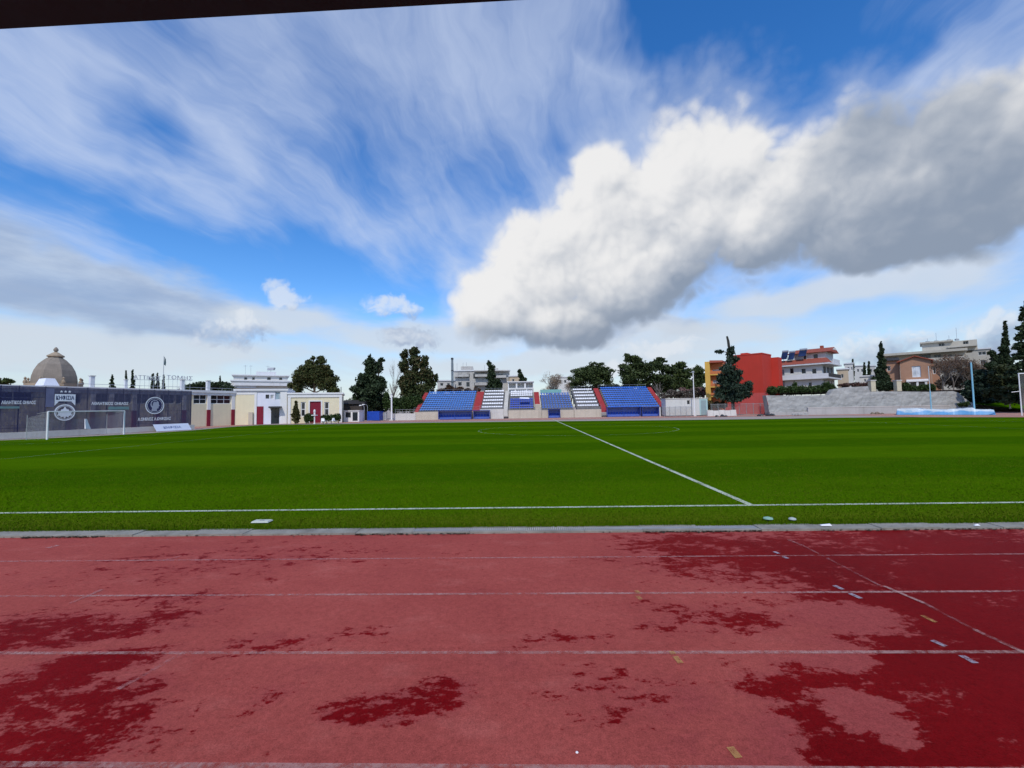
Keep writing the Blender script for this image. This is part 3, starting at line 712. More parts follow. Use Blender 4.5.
# flagpole
q = roof_fr(3.0); u, _ = q.px(163.2, 384); c = q.pt(u, 0, ZR); zt = P(163.8, 356, c.y).z
r_ = thing('flagpole', 'thin flagpole on the hall roof with a limp dark flag at its top', 'flagpole', c)
mb = MB(); mb.tube([c, (c.x, c.y, zt)], [.05, .03], 6); mb.build('pole', M_GALV, r_)
mb = MB(); g_ = []
for i in range(7):
    for j in range(4): g_.append((c.x+.04+j*.09+.02*math.sin(i*1.3+j), c.y+.06*math.sin(j*2.1+i*.6), zt-.15-i*.19-j*.10))
for i in range(6):
    for j in range(3): mb.add((g_[i*4+j], g_[i*4+j+1], g_[(i+1)*4+j+1], g_[(i+1)*4+j]), ((0, 1, 2, 3),))
mb.build('flag', mat('flag_cloth', (.05, .09, .10), .8, .3, 3), r_)

# ---- printed mesh banner fence
def banner_mat():
    m, t, b = newmat('banner_mesh'); p = world_pos(t); x, y, z = sep(t, p)
    c = mixc(t, sstep(t, y+(noise(t, p, .4, 3, .5)-.5)*3, 43.0, 40.0), (.040, .039, .092), (.012, .013, .072))
    b.inputs['Roughness'].default_value = .7; link(t, c, b.inputs['Base Color'])
    wv = noise(t, comb(t, x, y, z*.35), 3.5, 4, .6)
    seam = ((z/1.25).fn('FRACT')._m('LESS_THAN', .02)).mx(((y/1.6).fn('FRACT'))._m('LESS_THAN', .016))
    tr = t.nodes.new('ShaderNodeBsdfTransparent'); mx = t.nodes.new('ShaderNodeMixShader')
    link(t, lstep(t, wv,   .3, .7, .80, .93)+seam*.16, mx.inputs[0]); t.links.new(tr.outputs[0], mx.inputs[1]); t.links.new(b.outputs[0], mx.inputs[2])
    t.links.new(mx.outputs[0], t.nodes['Material Output'].inputs['Surface']); return m
M_BANNER = banner_mat(); M_PRINT = mat('white_print', (.84, .85, .90), .7, .08, 3); M_NAVY = mat('navy_print', (.035, .035, .10), .7, .1, 3)
M_PRINTG = mat('pale_grey_print', (.42, .43, .52), .7, .15, 3); M_TEAL = mat('teal_band', (.16, .27, .28), .7, .15, 2)
bf = Fr((-51.7, 29.4), (-43.6, 56.2)); ub, _ = bf.px(191.6, 410); ZB, ZF = .62, 5.0
root = thing('banner_fence', 'tall fence hung with translucent navy mesh printed with two white club crests', 'fence', bf.pt(0, 0, 0))
mb = MB()
N = 40
for i in range(N):   # slightly slack cloth
    a0, a1 = ub*i/N, ub*(i+1)/N; w = lambda u: .03*math.sin(u*2.1)+.02*math.sin(u*5.3)
    mb.quad(bf.pt(a0, w(a0), ZB), bf.pt(a1, w(a1), ZB), bf.pt(a1, w(a1)*.4, ZF), bf.pt(a0, w(a0)*.4, ZF))
mb.build('mesh_banner', M_BANNER, root)
for px in (0.5, 18.8, 45.5, 66.5, 87.5, 107, 123.5, 139.5, 154.5, 168.5, 182, 191.3):
    u, _ = bf.px(px, 415); mb = MB(); mb.tube([bf.pt(u, .12, 0), bf.pt(u, .12, ZF+.06)], .045, 6); mb.build('post', M_DARKMETAL, root)
mb = MB()
for z in (1.0, 3.95, ZF): mb.tube([bf.pt(0, .12, z), bf.pt(ub, .12, z)], .022, 5)
mb.build('rail', mat('navy_cable', (.03, .03, .09), .5, .1, 2), root)
def prints(lab, fn, m):
    q = MB(); fn(q); o = q.build('print', m, root); o['label'] = lab
vp = -.06
def t_(body, r):
    u0, u1, z0, z1 = bf.rect(r); return lambda q: text_into(q, body, bf, u0, u1, (z0+z1)/2, (z1-z0)*1.15, vp, .006)
prints('white lettering at the far left of the banner', t_('ΑΘΛΗΤΙΚΟΣ ΟΜΙΛΟΣ', (1, 35.5, 400.9, 403.9)), M_PRINT)
prints('white lettering right of the shield crest', t_('ΑΘΛΗΤΙΚΟΣ ΟΜΙΛΟΣ', (91, 128, 402.2, 404.8)), M_PRINT)
prints('white bold lettering under the round crest', t_('Α.ΟΜΙΛΟΣ Α.ΚΗΦΙΣΙΑΣ', (137.5, 170.5, 417.4, 420.3)), M_PRINT)
u0, u1, z0, z1 = bf.rect((54.5, 75.2, 394.2, 401.3)); uc = (u0+u1)/2; W = u1-u0
def shield(q):
    ring_r = W*.51; zc = bf.px(64.8, 412.5)[1]
    q.prism([bf.pt(u0, vp+.02, z0), bf.pt(u1, vp+.02, z0), bf.pt(u1, vp+.02, z1), bf.pt(u0, vp+.02, z1)], -bf.n*.006)
    ring(q, bf, uc, zc, ring_r, ring_r*.86, vp); ring(q, bf, uc, zc, ring_r*.80, ring_r*.76, vp)
    for i, dx in enumerate((-.36, 0, .36)):
        s = W*.085; zz = bf.px(65, 391.6)[1]; pts = []
        for k in range(10): a = math.pi/2+k*math.pi/5; rr_ = s if k % 2 == 0 else s*.42; pts.append((rr_*math.cos(a), rr_*math.sin(a)))
        poly(q, bf, uc+dx*W*.55, zz, 1, pts, vp)
    # side tabs joining the name band to the ring
    for s in (-1, 1): poly(q, bf, uc, 0, 1, [(s*W*.5, z0), (s*W*.5, z0-.45), (s*W*.30, z0-.02)], vp+.012, .006)
prints('white shield crest with three stars', shield, M_PRINT)
def leaf(q):
    zc = bf.px(64.8, 412.8)[1]; s = W*.40
    pts = [(0, 1.0), (.22, .55), (.45, .50), (.50, .28), (.92, .22), (.78, -.10), (.92, -.42), (.55, -.48), (.45, -.72), (.16, -.58), (.06, -.86), (-.06, -.86), (-.16, -.58), (-.45, -.72), (-.55, -.48), (-.92, -.42), (-.78, -.10), (-.92, .22), (-.50, .28), (-.45, .50), (-.22, .55)]
    poly(q, bf, uc, zc, s, pts, vp)
prints('pale leaf inside the ring', leaf, M_PRINT)
prints('dark letters on the shield band', lambda q: text_into(q, 'ΚΗΦΙΣΙΑ', bf, u0+W*.06, u1-W*.06, (z0+z1)/2, (z1-z0)*.62, vp+.012, .006), M_NAVY)
ur0, ur1, zr0, zr1 = bf.rect((145.6, 163.2, 396.4, 414.6)); urc = (ur0+ur1)/2; zrc = (zr0+zr1)/2; rr_ = (ur1-ur0)/2; rz = (zr1-zr0)/2
rr_ = (rr_+rz)/2
prints('navy disc of the round crest', lambda q: ring(q, bf, urc, zrc, rr_*.9, 0.001, vp+.012, thick=.004), M_NAVY)
prints('white ring of the round crest', lambda q: (ring(q, bf, urc, zrc, rr_, rr_*.90, vp), ring(q, bf, urc, zrc, rr_*.80, rr_*.77, vp)), M_PRINT)
def bust(q):
    pts = [(-.38, -.70), (-.30, -.30), (-.46, -.12), (-.52, .18), (-.40, .52), (-.10, .72), (.22, .66), (.44, .40), (.46, .12), (.56, -.06), (.44, -.12), (.42, -.36), (.22, -.42), (.26, -.70)]
    poly(q, bf, urc, zrc, rr_*.92, pts, vp)
prints('pale profile of a bearded head in the ring', bust, M_PRINTG)
prints('dark hair curl of the head', lambda q: poly(q, bf, urc, zrc, rr_, [(-.38, .20), (-.30, .42), (-.12, .56), (.14, .54), (.24, .42), (.08, .40), (-.06, .46), (-.18, .34), (-.24, .16), (-.20, -.05), (-.32, .02)], vp-.010, .004), M_NAVY)
prints('pale teal stripe', lambda q: (lambda a: q.fbox(bf, a[0], a[1], vp+.0, vp+.01, a[2], a[3]))(bf.rect((-20, 19, 406.4, 408.6))), M_TEAL)
prints('pale teal panel beside the goal post', lambda q: (lambda a: q.fbox(bf, a[0], a[1], vp+.0, vp+.01, a[2], a[3]))(bf.rect((108, 128.6, 406.6, 409.6))), M_TEAL)
prints('grey printed block left of the shield', lambda q: (lambda a: q.fbox(bf, a[0], a[1], vp+.03, vp+.036, a[2], a[3]))(bf.rect((45.6, 54, 388.5, 407))), mat('lavender_print', (.16, .165, .27), .7, .2, 2))
mb = MB(); mb.fbox(bf, 0, ub+.4, -.05, .30, 0, .60); wl = tag(mb.build('low_wall', M_LCONC, loc=bf.pt(0, 0, 0)), 'low pale concrete wall under the banner fence', 'wall')
# leaning advertising board
bq = Fr(tuple(bf.pt(0, -1.0, 0)[:2]), tuple(bf.pt(60, -1.0, 0)[:2])); ua, _ = bq.px(155.5, 428); uz, _ = bq.px(190.5, 428); c = bq.pt((ua+uz)/2, -.1, 0)
root = thing('advertising_board', 'low white board with faint blue lettering leaning back at the pitch corner', 'board', c)
mb = MB(); f2 = Fr(tuple(bq.pt(ua, 0, 0)[:2]), tuple(bq.pt(uz, 0, 0)[:2])); LL = f2.L
mb.hexa([f2.pt(.15, -.0, .02), f2.pt(LL+.15, 0, .02), f2.pt(LL+.15, .05, .02), f2.pt(.15, .05, .02), f2.pt(0, .45, .85), f2.pt(LL, .45, .85), f2.pt(LL, .50, .85), f2.pt(0, .50, .85)]); mb.build('panel', mat('board_white', (.62, .68, .80), .5, .08, 1), root)
mb = MB()
for k in range(4): u = LL*(k+.5)/4; MB().tube([f2.pt(u, .47, .82), f2.pt(u, .85, .0)], .025, 5).build('brace', M_GALV, root)
mb = MB(); text_into(mb, 'ΚΗΦΙΣΙΑ', f2, LL*.25, LL*.75, 0, .30, 0, .004)
n_ = Vector((0, .45, .83)).normalized(); mb.v = [tuple(f2.pt((Vector(q)-f2.p0).dot(f2.e), .22+q[2]*.54-.012, .44+q[2]*.98)) for q in mb.v]
mb.build('lettering', mat('blue_print', (.25, .34, .60), .6, .1, 3), root)

# ---- goal
xg = X_MID-HALF; root = thing('football_goal', 'white goal with hanging net in front of the banner fence', 'goal', (xg, yC, 0))
ya, yb, hg = yC-3.72, yC+3.72, 2.5
for yy in (ya, yb): MB().tube([(xg, yy, 0), (xg, yy, hg)], .075, 10).build('post', M_WMETAL, root)
MB().tube([(xg, ya, hg), (xg, yb, hg)], .05, 10).build('crossbar', M_WMETAL, root)
for yy in (ya, yb):
    MB().tube([(xg, yy, hg), (xg-1.0, yy, hg-.18)], .02, 5).build('net_support', M_GALV, root)
    MB().tube([(xg-1.9, yy, 0), (xg-1.9, yy, 2.2)], .03, 5).build('net_pole', M_GALV, root)
NET = netmat('goal_net', (.50, .50, .52), .12, .010, 'yz', .03); NETX = netmat('goal_net_side', (.50, .50, .52), .12, .008, 'xz', .02)
mb = MB(); n = 16
def netz(f): return hg-.15-1.0*f-.28*math.sin(math.pi*f)
for i in range(n):
    y0_, y1_ = ya+(yb-ya)*i/n, ya+(yb-ya)*(i+1)/n
    sag = lambda y: .25*math.sin(math.pi*(y-ya)/(yb-ya))
    rows = [(xg, hg, 0), (xg-.9, hg-.3, .5), (xg-1.8, 2.0, 1), (xg-2.0, 1.0, .6), (xg-2.05, .02, 0)]
    for (xa, za, ka), (xb, zb, kb) in zip(rows, rows[1:]):
        mb.quad((xa, y0_, za-sag(y0_)*ka), (xb, y0_, zb-sag(y0_)*kb), (xb, y1_, zb-sag(y1_)*kb), (xa, y1_, za-sag(y1_)*ka))
mb.build('net', NET, root)
for yy in (ya, yb): mb = MB(); mb.add([(xg, yy, 0), (xg-2.05, yy, .02), (xg-2.0, yy, 1.0), (xg-1.8, yy, 2.0), (xg-.9, yy, hg-.3), (xg, yy, hg)], [(0, 1, 2, 3, 4, 5)]); mb.build('side_net', NETX, root)
mb = MB(); mb.hexa([(xg-1.75, yC+1.25, .75), (xg-1.70, yC+1.75, .70), (xg-1.60, yC+1.75, .70), (xg-1.60, yC+1.25, .75), (xg-1.75, yC+1.2, 1.75), (xg-1.72, yC+1.36, 1.75), (xg-1.66, yC+1.36, 1.75), (xg-1.66, yC+1.2, 1.75)]); o = mb.build('net_bundle', M_PRINT, root); o['label'] = 'white gathered bunch of net'

# ---- domed building behind the hall
Yd = 78; c = P(54, 400, Yd); c = Vector((c.x, Yd, 0)); s = Yd/F_PX; k = 1.0
zb = P(54, 384, Yd).z; root = thing('domed_building', 'tan stone octagonal dome with lantern cap rising behind the hall roof', 'building', c)
M_STONE = mat('tan_stone', (.34, .27, .19), .85, .22, .8, grime=.45); M_STONE2 = mat('weathered_stone', (.25, .215, .175), .85, .22, .7, grime=.5)
MB().lathe((c.x, c.y, 0), [(3.7, 0), (3.7, zb-.5), (4.0, zb-.5), (4.0, zb)], 8, .35).build('drum', M_STONE, root)
rad = 3.2; ht = P(54, 357.5, Yd).z-zb
MB().lathe((c.x, c.y, zb), [(rad, .003), (rad, ht*.10), (rad*.97, ht*.28), (rad*.88, ht*.50), (rad*.72, ht*.72), (rad*.48, ht*.90), (rad*.30, ht)], 8, .35).build('dome', M_STONE2, root)
z2 = zb+ht; MB().lathe((c.x, c.y, z2), [(rad*.30, .003), (rad*.38, .12), (rad*.38, .30), (rad*.26, .55), (rad*.15, .85), (rad*.07, 1.0)], 12).build('lantern_cap', M_STONE, root)
MB().lathe((c.x, c.y, z2+1.0), [(.16, .003), (.34, .25), (.36, .48), (.22, .75), (.05, .95)], 10).build('finial', M_STONE2, root)
for a in range(8):
    an = .35+a*math.pi/4; q = Vector((c.x+3.8*math.cos(an), c.y+3.8*math.sin(an), zb)); MB().lathe(q, [(.28, .003), (.30, .3), (.12, .7), (.22, .9), (.05, 1.15)], 8).build('corner_ornament', M_STONE, root)

# ---- white block with garage panel and the low cream annex
def block():
    fr = turned(234.6, 287.3, 71.8, 405, 21.5, 0.0); L = fr.L; ZT = fr.px(262, 390.8)[1]
    root = thing('white_office_block', 'white two storey block with dark entrance, maroon door and cream garage panel', 'building', fr.pt(0, 0, 0))
    rc = lambda *r: fr.rect(r)
    hs = [rc(265.6, 269.2, 394.6, 398.6), rc(270.4, 273.8, 394.8, 399.2), rc(275.2, 283.4, 391.9, 399.6)]
    ent = rc(271, 279.3, 408.2, 422); ent = (ent[0], ent[1], 0.02, ent[3])
    mb = MB(); facade(mb, fr, 0, L, 9, 0, ZT, hs+[ent]); mb.build('wall', M_COOLWHITE, root)
    window(root, fr, hs[0], 1, 1, fmat=M_DARKMETAL, fw=.05); window(root, fr, hs[1], 2, 1, fw=.12)
    window(root, fr, hs[2], 2, 1, fw=.05, gmat=glassmat('pale_glass', (.30, .40, .46), .2))
    w = window(root, fr, ent, 2, 1, fmat=M_DARKMETAL, name='door'); w['label'] = 'dark glazed entrance'
    mb = MB(); mb.fbox(fr, -.15, L+.15, -.3, 9.1, ZT+.003, ZT+.32); mb.fbox(fr, -.05, L+.05, -.12, -.003, ZT-.22, ZT-.004); mb.build('cornice', M_ROOFW, root)
    a = rc(269.8, 281.8, 406.4, 408); mb = MB(); mb.fbox(fr, a[0], a[1], -1.3, -.003, a[2], a[3]); mb.build('canopy', M_DARKMETAL, root)
    a = rc(235, 254.4, 394.6, 422); mb = MB(); mb.fbox(fr, max(a[0], .02), a[1], -.06, -.003, 0, a[3]); o = mb.build('garage_panel', M_CREAM, root)
    mb = MB(); fw = .35; b0 = max(a[0], .02); mb.fbox(fr, a[1]+.003, a[1]+fw, -.12, -.004, 0, a[3]+fw); mb.fbox(fr, b0, a[1], -.12, -.004, a[3]+.003, a[3]+fw); mb.build('panel_frame', M_WHITE, root)
    a = rc(249, 253.2, 412.2, 421.5); mb = MB(); mb.fbox(fr, a[0], a[1], -.5, -.063, 0, a[3]); mb.build('meter_cabinet', M_BEIGE, root)
    a = rc(255.6, 263.2, 406.4, 422); mb = MB(); mb.fbox(fr, a[0], a[1], -.05, -.003, 0, a[3]); d_ = mb.build('maroon_door', M_MAROON, root)
    mb = MB()
    for kx in (0, .25, .5, .75, 1): u = a[0]+(a[1]-a[0])*kx; mb.fbox(fr, u-.03, u+.03, -.075, -.053, 0, a[3])
    mb.build('rib', M_MAROON, d_)
    a = rc(279.6, 287.2, 391, 422); mb = MB(); mb.fbox(fr, a[0]+.1, a[1]-.05, -.11, -.004, 0, ZT-.23); mb.build('pilaster', M_WHITE, root)
    # low annex
    fa = turned(287.6, 342.2, 74.4, 408, 21.5, 0.0); La = fa.L; ZA = fa.px(315, 394.2)[1]
    root = thing('cream_annex', 'low cream annex with maroon shutter between two tall narrow windows', 'building', fa.pt(0, 0, 0))
    ra = lambda *r: fa.rect(r)
    w1 = ra(300.8, 305.6, 402, 416.6); w2 = ra(324.2, 329.2, 402, 415.5); dr_ = ra(309.8, 320.9, 401.5, 421); dr_ = (dr_[0], dr_[1], .02, dr_[3])
    mb = MB(); facade(mb, fa, 0, La, 10, 0, ZA, [w1, w2, dr_]); mb.build('wall', M_CREAM, root)
    for w_ in (w1, w2): window(root, fa, w_, 1, 2, fw=.14)
    a = dr_; mb = MB(); mb.fbox(fa, a[0]+.003, a[1]-.003, .14, .19, a[2], a[3]-.003); sh = mb.build('shutter', M_MAROON, root)
    mb = MB()
    for kx in range(6): u = a[0]+(a[1]-a[0])*(kx+.5)/6; mb.fbox(fa, u-.03, u+.03, .11, .137, a[2], a[3]-.01)
    mb.build('rib', M_MAROON, sh)
    mb = MB(); mb.fbox(fa, a[0]-.22, a[0]-.003, -.05, -.003, 0, a[3]+.2); mb.fbox(fa, a[1]+.003, a[1]+.22, -.05, -.003, 0, a[3]+.2); mb.fbox(fa, a[0], a[1], -.05, -.003, a[3]+.003, a[3]+.2); mb.build('shutter_frame', M_WHITE, root)
    mb = MB(); mb.fbox(fa, -.1, La+.2, -.28, 10.1, ZA+.003, ZA+.28); mb.fbox(fa, .01, La-.01, -.14, -.003, ZA-.55, ZA-.004); mb.build('cornice', M_WHITE, root)
    for u in (.05, La-.5): mb = MB(); mb.fbox(fa, u, u+.45, -.12, -.004, 0, ZA-.56); mb.build('corner_pilaster', M_WHITE, root)
    return fa
annex = block()
# things standing in front of the annex
Yf = 72.2
tree('small_conifer', 'small upright golden green conifer at the left end of the annex', 'tree', column(296.3, 421.5, 402, 4.2, 6, .2), Yf, 2600, .22, leafmat('gold_conifer_leaf', (.035, .040, .012), (.095, .085, .028)), 296.3, tr=.1)
shrub('planter_hedge', 'dark clipped hedge between the annex windows left of the white pillar', [(308.5, 417.8, 3.2, 4.4), (311.5, 418, 2.6, 4.2), (306.5, 418, 2.5, 4.2)], Yf+.4, 1500, .16, M_HEDGE, 'hedge')
shrub('planter_hedge', 'dark clipped hedge along the right end of the annex', [(323.5, 418.2, 3, 3.8), (327, 418.3, 3.2, 3.8), (331, 418.2, 3.2, 3.8), (335, 418, 3, 4), (338.5, 417.5, 2.6, 4.4)], Yf+.8, 2200, .16, M_HEDGE, 'hedge')
c = P(314.5, 420, Yf-1.2); c.z = 0
root = thing('marble_pillar', 'white marble pillar with a flat table top and a small upright piece', 'monument', c)
zt = P(314.5, 415.6, c.y).z; MB().lathe(c, [(.16, 0), (.16, .12), (.10, .16), (.10, zt)], 12).build('shaft', M_WHITE, root)
MB().box(c.x-.40, c.x+.40, c.y-.3, c.y+.3, zt+.002, zt+.12).build('table_top', M_WHITE, root)
MB().lathe((c.x, c.y, zt+.16), [(.15, .002), (.13, .3), (.18, .5), (.17, .7), (.08, .85)], 10).build('carved_piece', M_WHITE, root)
def chair():
    r_ = thing('garden_chair', 'x', 'chair', (0, 0, 0), 'white garden chairs')
    MB().box(-.24, .24, -.24, .24, .42, .46).build('seat', M_WMETAL, r_)
    MB().hexa([(-.24, .22, .462), (.24, .22, .462), (.24, .26, .462), (-.24, .26, .462), (-.22, .34, .92), (.22, .34, .92), (.22, .38, .92), (-.22, .38, .92)]).build('backrest', M_WMETAL, r_)
    for a in (-1, 1):
        for b_ in (-1, 1): MB().tube([(a*.21, b_*.21, .42), (a*.25, b_*.25, 0)], .022, 5).build('leg', M_WMETAL, r_)
    return r_
ch0 = chair()
for i, (px, yy, rz, lab) in enumerate(((322.6, 70.9, .4, 'white garden chair nearest the marble pillar'), (326.2, 71.3, 2.2, 'white garden chair turned away, second from the marble pillar'), (331.0, 71.0, -.7, 'white garden chair third from the marble pillar'), (335.0, 71.4, 1.2, 'white garden chair at the right end of the annex hedge'))):
    r_ = ch0 if i == 0 else copy_tree(ch0); q = P(px, 420, yy); r_.location = (q.x, q.y, 0); r_.rotation_euler.z = rz; r_['label'] = lab

# ---- between annex and stand
Yk = 80
M_DARKROOF = mat('dark_roofing', (.035, .032, .03), .8, .2, 1)
fk = front(343.8, 359.2, Yk, 415); zt = fk.px(351, 410.8)[1]; root = thing('glass_kiosk', 'small white framed kiosk with two dark glass bays beside the annex', 'kiosk', fk.pt(0, 0, 0))
h1 = (fk.L*.10, fk.L*.47, .75, zt-.2); h2 = (fk.L*.55, fk.L*.92, .12, zt-.2)
mb = MB(); facade(mb, fk, 0, fk.L, 2.4, 0, zt, [h1, h2], .1); mb.build('wall', M_WHITE, root); window(root, fk, h1, 1, 1, rec=.1, fw=.05); window(root, fk, h2, 1, 1, rec=.1, fw=.05, name='door')
mb = MB(); mb.fbox(fk, -.12, fk.L+.12, -.15, 2.5, zt+.003, zt+.10); mb.build('roof', M_WHITE, root)
fb = front(341.5, 362, 88, 405); root = thing('dark_shed', 'low dark roofed shed behind the glass kiosk', 'shed', fb.pt(0, 0, 0)); zt = fb.px(350, 404)[1]
mb = MB(); facade(mb, fb, 0, fb.L, 5, 0, zt); mb.build('wall', mat('shed_timber', (.06, .05, .045), .85, .2, 1), root)
mb = MB(); e_ = .4; mb.hexa([fb.pt(-e_, -e_, zt+.003), fb.pt(fb.L+e_, -e_, zt+.003), fb.pt(fb.L+e_, 5.4, zt+.003), fb.pt(-e_, 5.4, zt+.003), fb.pt(-e_, 2.3, zt+.85), fb.pt(fb.L+e_, 2.3, zt+.85), fb.pt(fb.L+e_, 2.7, zt+.85), fb.pt(-e_, 2.7, zt+.85)]); mb.build('roof', M_DARKROOF, root)
MB().tube([fb.pt(.15, -.6, 0), fb.pt(.15, -.6, fb.px(342.2, 387)[1])], .07, 6).build('utility_pole', M_DARKMETAL, root)
fc = front(367.2, 379.4, 83, 415); zt = fc.px(373, 411.4)[1]; root = thing('storage_container', 'royal blue steel storage container under the dark tree', 'container', fc.pt(0, 0, 0))
mb = MB(); mb.fbox(fc, 0, fc.L, 0, 2.4, .12, zt); n = int(fc.L/.2)
for i in range(n): u = fc.L*(i+.5)/n; mb.fbox(fc, u-.055, u+.055, -.035, -.002, .2, zt-.1)
mb.build('body', M_ROYAL, root); mb = MB()
for u in (.02, fc.L-.12): mb.fbox(fc, u, u+.10, -.05, -.003, 0, zt+.02)
mb.build('corner_post', M_ROYAL, root)
def lamp(px, Y, py_top, arm, lab, r=.06, col=None, z0=0):
    q = P(px, 415, Y); zt = P(px, py_top, Y).z; c = Vector((q.x, Y, z0)); root = thing('street_lamp', lab, 'lamp', c)
    MB().tube([c, (c.x, Y, zt-.35), (c.x-arm*.25, Y, zt-.05), (c.x-arm*.8, Y, zt)], [r, r*.8, r*.7, r*.6], 7).build('pole', col or M_GALV, root)
    MB().hexa([(c.x-arm*1.35, Y-.14, zt-.10), (c.x-arm*.7, Y-.14, zt-.07), (c.x-arm*.7, Y+.14, zt-.07), (c.x-arm*1.35, Y+.14, zt-.10), (c.x-arm*1.3, Y-.09, zt+.08), (c.x-arm*.7, Y-.09, zt+.08), (c.x-arm*.7, Y+.09, zt+.08), (c.x-arm*1.3, Y+.09, zt+.08)]).build('lamp_head', M_WHITE, root)
lamp(364.2, 82, 405.3, .7, 'grey street lamp with a short white head left of the blue container')
lamp(367.4, 86, 404.4, .8, 'thin street lamp just behind the blue container')
c = P(391.6, 415, 84); zt = P(391.6, 394.5, 84).z; root = thing('light_mast', 'thick white mast standing between the dark trees left of the stand', 'mast', (c.x, 84, 0))
MB().tube([(c.x, 84, 0), (c.x, 84, zt)], [.17, .13], 10).build('pole', M_WMETAL, root); MB().box(c.x-.35, c.x+.35, 83.7, 84.3, 0, .25).build('footing', M_LCONC, root); MB().box(c.x-.22, c.x+.22, 83.86, 84.14, zt+.002, zt+.12).build('cap', M_GALV, root)
fw_ = front(394.3, 415.5, 85.6, 416); zt = fw_.px(405, 413.6)[1]
root = thing('railed_wall', 'low pale wall with a thin railing at the left foot of the stand', 'wall', fw_.pt(0, 0, 0)); mb = MB(); mb.fbox(fw_, 0, fw_.L, 0, .3, 0, zt); mb.build('wall', M_LCONC, root)
for k in range(6): u = fw_.L*(k+.3)/6; MB().tube([fw_.pt(u, .15, zt), fw_.pt(u, .15, zt+.8)], .025, 5).build('post', M_GALV, root)
mb = MB()
for z in (.42, .8): mb.tube([fw_.pt(0, .15, zt+z), fw_.pt(fw_.L, .15, zt+z)], .02, 5)
mb.build('rail', M_GALV, root)
fp = front(381.6, 386.2, 85, 415); root = thing('utility_cabinet', 'pale grey utility cabinet between the blue container and the white mast', 'cabinet', fp.pt(0, 0, 0)); zt = fp.px(384, 413)[1]
mb = MB(); mb.fbox(fp, 0, fp.L, 0, .6, .1, zt); mb.build('body', M_LCONC, root); mb = MB(); mb.fbox(fp, -.05, fp.L+.05, -.06, .66, zt+.002, zt+.08); mb.build('lid', M_GALV, root); mb = MB(); mb.fbox(fp, .08, fp.L*.5-.02, -.03, -.002, .2, zt-.1); mb.fbox(fp, fp.L*.5+.02, fp.L-.08, -.03, -.002, .2, zt-.1); mb.build('door', M_GALV, root)
# ================================================================== TREES LEFT OF THE STAND AND ON THE SKYLINE
tree('broad_tree', 'broad rounded olive green tree rising behind the cream annex', 'tree', [(315, 374, 15, 14), (304, 380, 9, 11), (327, 382, 9, 10), (321, 361, 6, 6), (310, 364.5, 5, 6.5), (333, 389, 6.5, 7), (299, 389, 6, 7), (325, 369, 6, 6), (313, 358, 2.5, 3), (299, 373, 4, 4), (330, 374, 5, 5)], 108, 15000, .33, M_OLIVE, 316, tr=.45, trunks=None)
tree('cedar', 'dark dense cedar with a ragged tip behind the blue container', 'tree', [(370, 361, 4.0, 7), (372, 369, 9, 8), (367, 379, 13, 8), (371, 391, 16.5, 10), (368, 403, 15.5, 9), (358, 388, 6, 7), (381, 383, 6, 7), (382, 360, 3.2, 3.0), (378, 365, 4, 4), (357, 399, 6, 7)], 92, 9500, .40, M_DGREEN, 369, tr=.4)
tree('eucalyptus', 'tall many topped dark green tree left of the stand', 'tree', [(405, 355, 4, 8), (404, 366, 6, 9), (414, 352, 5, 7), (416, 364, 8, 10), (424, 362, 4, 8), (426, 374, 9, 10), (412, 380, 12, 12), (431, 383, 6, 9), (408, 394, 10, 9), (422, 392, 10, 9), (436, 378, 2.5, 6), (402, 384, 5, 7)], 98, 10500, .40, M_EUC, 413, tr=.4, trunks=[(P(405, 400, 98).x, P(405, 356, 98).z), (P(415, 400, 98).x, P(415, 352, 98).z), (P(426, 400, 98).x, P(426, 366, 98).z)])
bare_tree('bare_tree', 'leafless grey tree between the cedar and the tall many topped tree', 391.5, 106, 0, 360, .42, M_GREYBARK, 5, 5, .17)
shrub('hedge', 'dark green hedge behind the white mast and low railed wall', [(386.5, 401, 3.2, 10), (395, 405, 6, 8), (403, 404.5, 6, 7.5), (411, 404, 6, 8), (418, 403, 5, 8)], 90, 6000, .30, M_HEDGE, 'hedge')
shrub('boundary_hedge', 'dark mass of evergreen hedge behind the kiosk and container', [(350, 406, 8, 6), (360, 404, 8, 8), (371, 404, 9, 8), (381, 403, 8, 9), (344, 407, 5, 6)], 95, 6500, .32, M_DGREEN, 'hedge')
for i, (px, y0, y1, rx, lab) in enumerate(((112.2, 386, 375, 2.6, 'small dark cone shaped cypress above the hall roof, right of the dome'), (126, 382, 371.5, 1.0, 'needle thin cypress beside the slim vent stack'), (132.5, 386, 370.5, 2.2, 'dark cypress just left of the rooftop letters'), (152.8, 387, 373, 2.6, 'left cypress of the close pair behind the first rooftop word'), (157.6, 387, 373.2, 2.4, 'right cypress of the close pair behind the first rooftop word'), (163.6, 387, 375, 1.8, 'dark cypress right behind the flagpole'), (220, 383, 376.5, 1.0, 'tiny dark cypress left of the white terraced apartment block'))):
    tree('cypress', lab, 'cypress', column(px, y0+14, y1, rx, 7, .18), 104+i*1.5, 1500, .28, M_DGREEN, px, tr=.14, group='cypresses behind the hall')
shrub('far_trees', 'low dark rounded trees behind the right end of the hall roof', [(200, 387, 12, 4.5), (213, 386, 14, 5.5), (226, 388, 10, 5), (187, 388, 8, 4)], 112, 4200, .36, M_DGREEN, 'trees')
tree('bushy_tree', 'small ragged treetop at the far left edge above the banner', 'tree', [(2, 383, 7, 4), (9, 381, 5, 2.5), (-8, 382, 9, 6)], 66, 1500, .30, M_PINE, 0, tr=.15)
tree('palm_like_pine', 'dark treetop just left of the terraced apartment block base', 'tree', [(292, 386, 5, 4), (296, 381, 4, 4)], 112, 900, .3, M_OLIVE, 294, tr=.2)

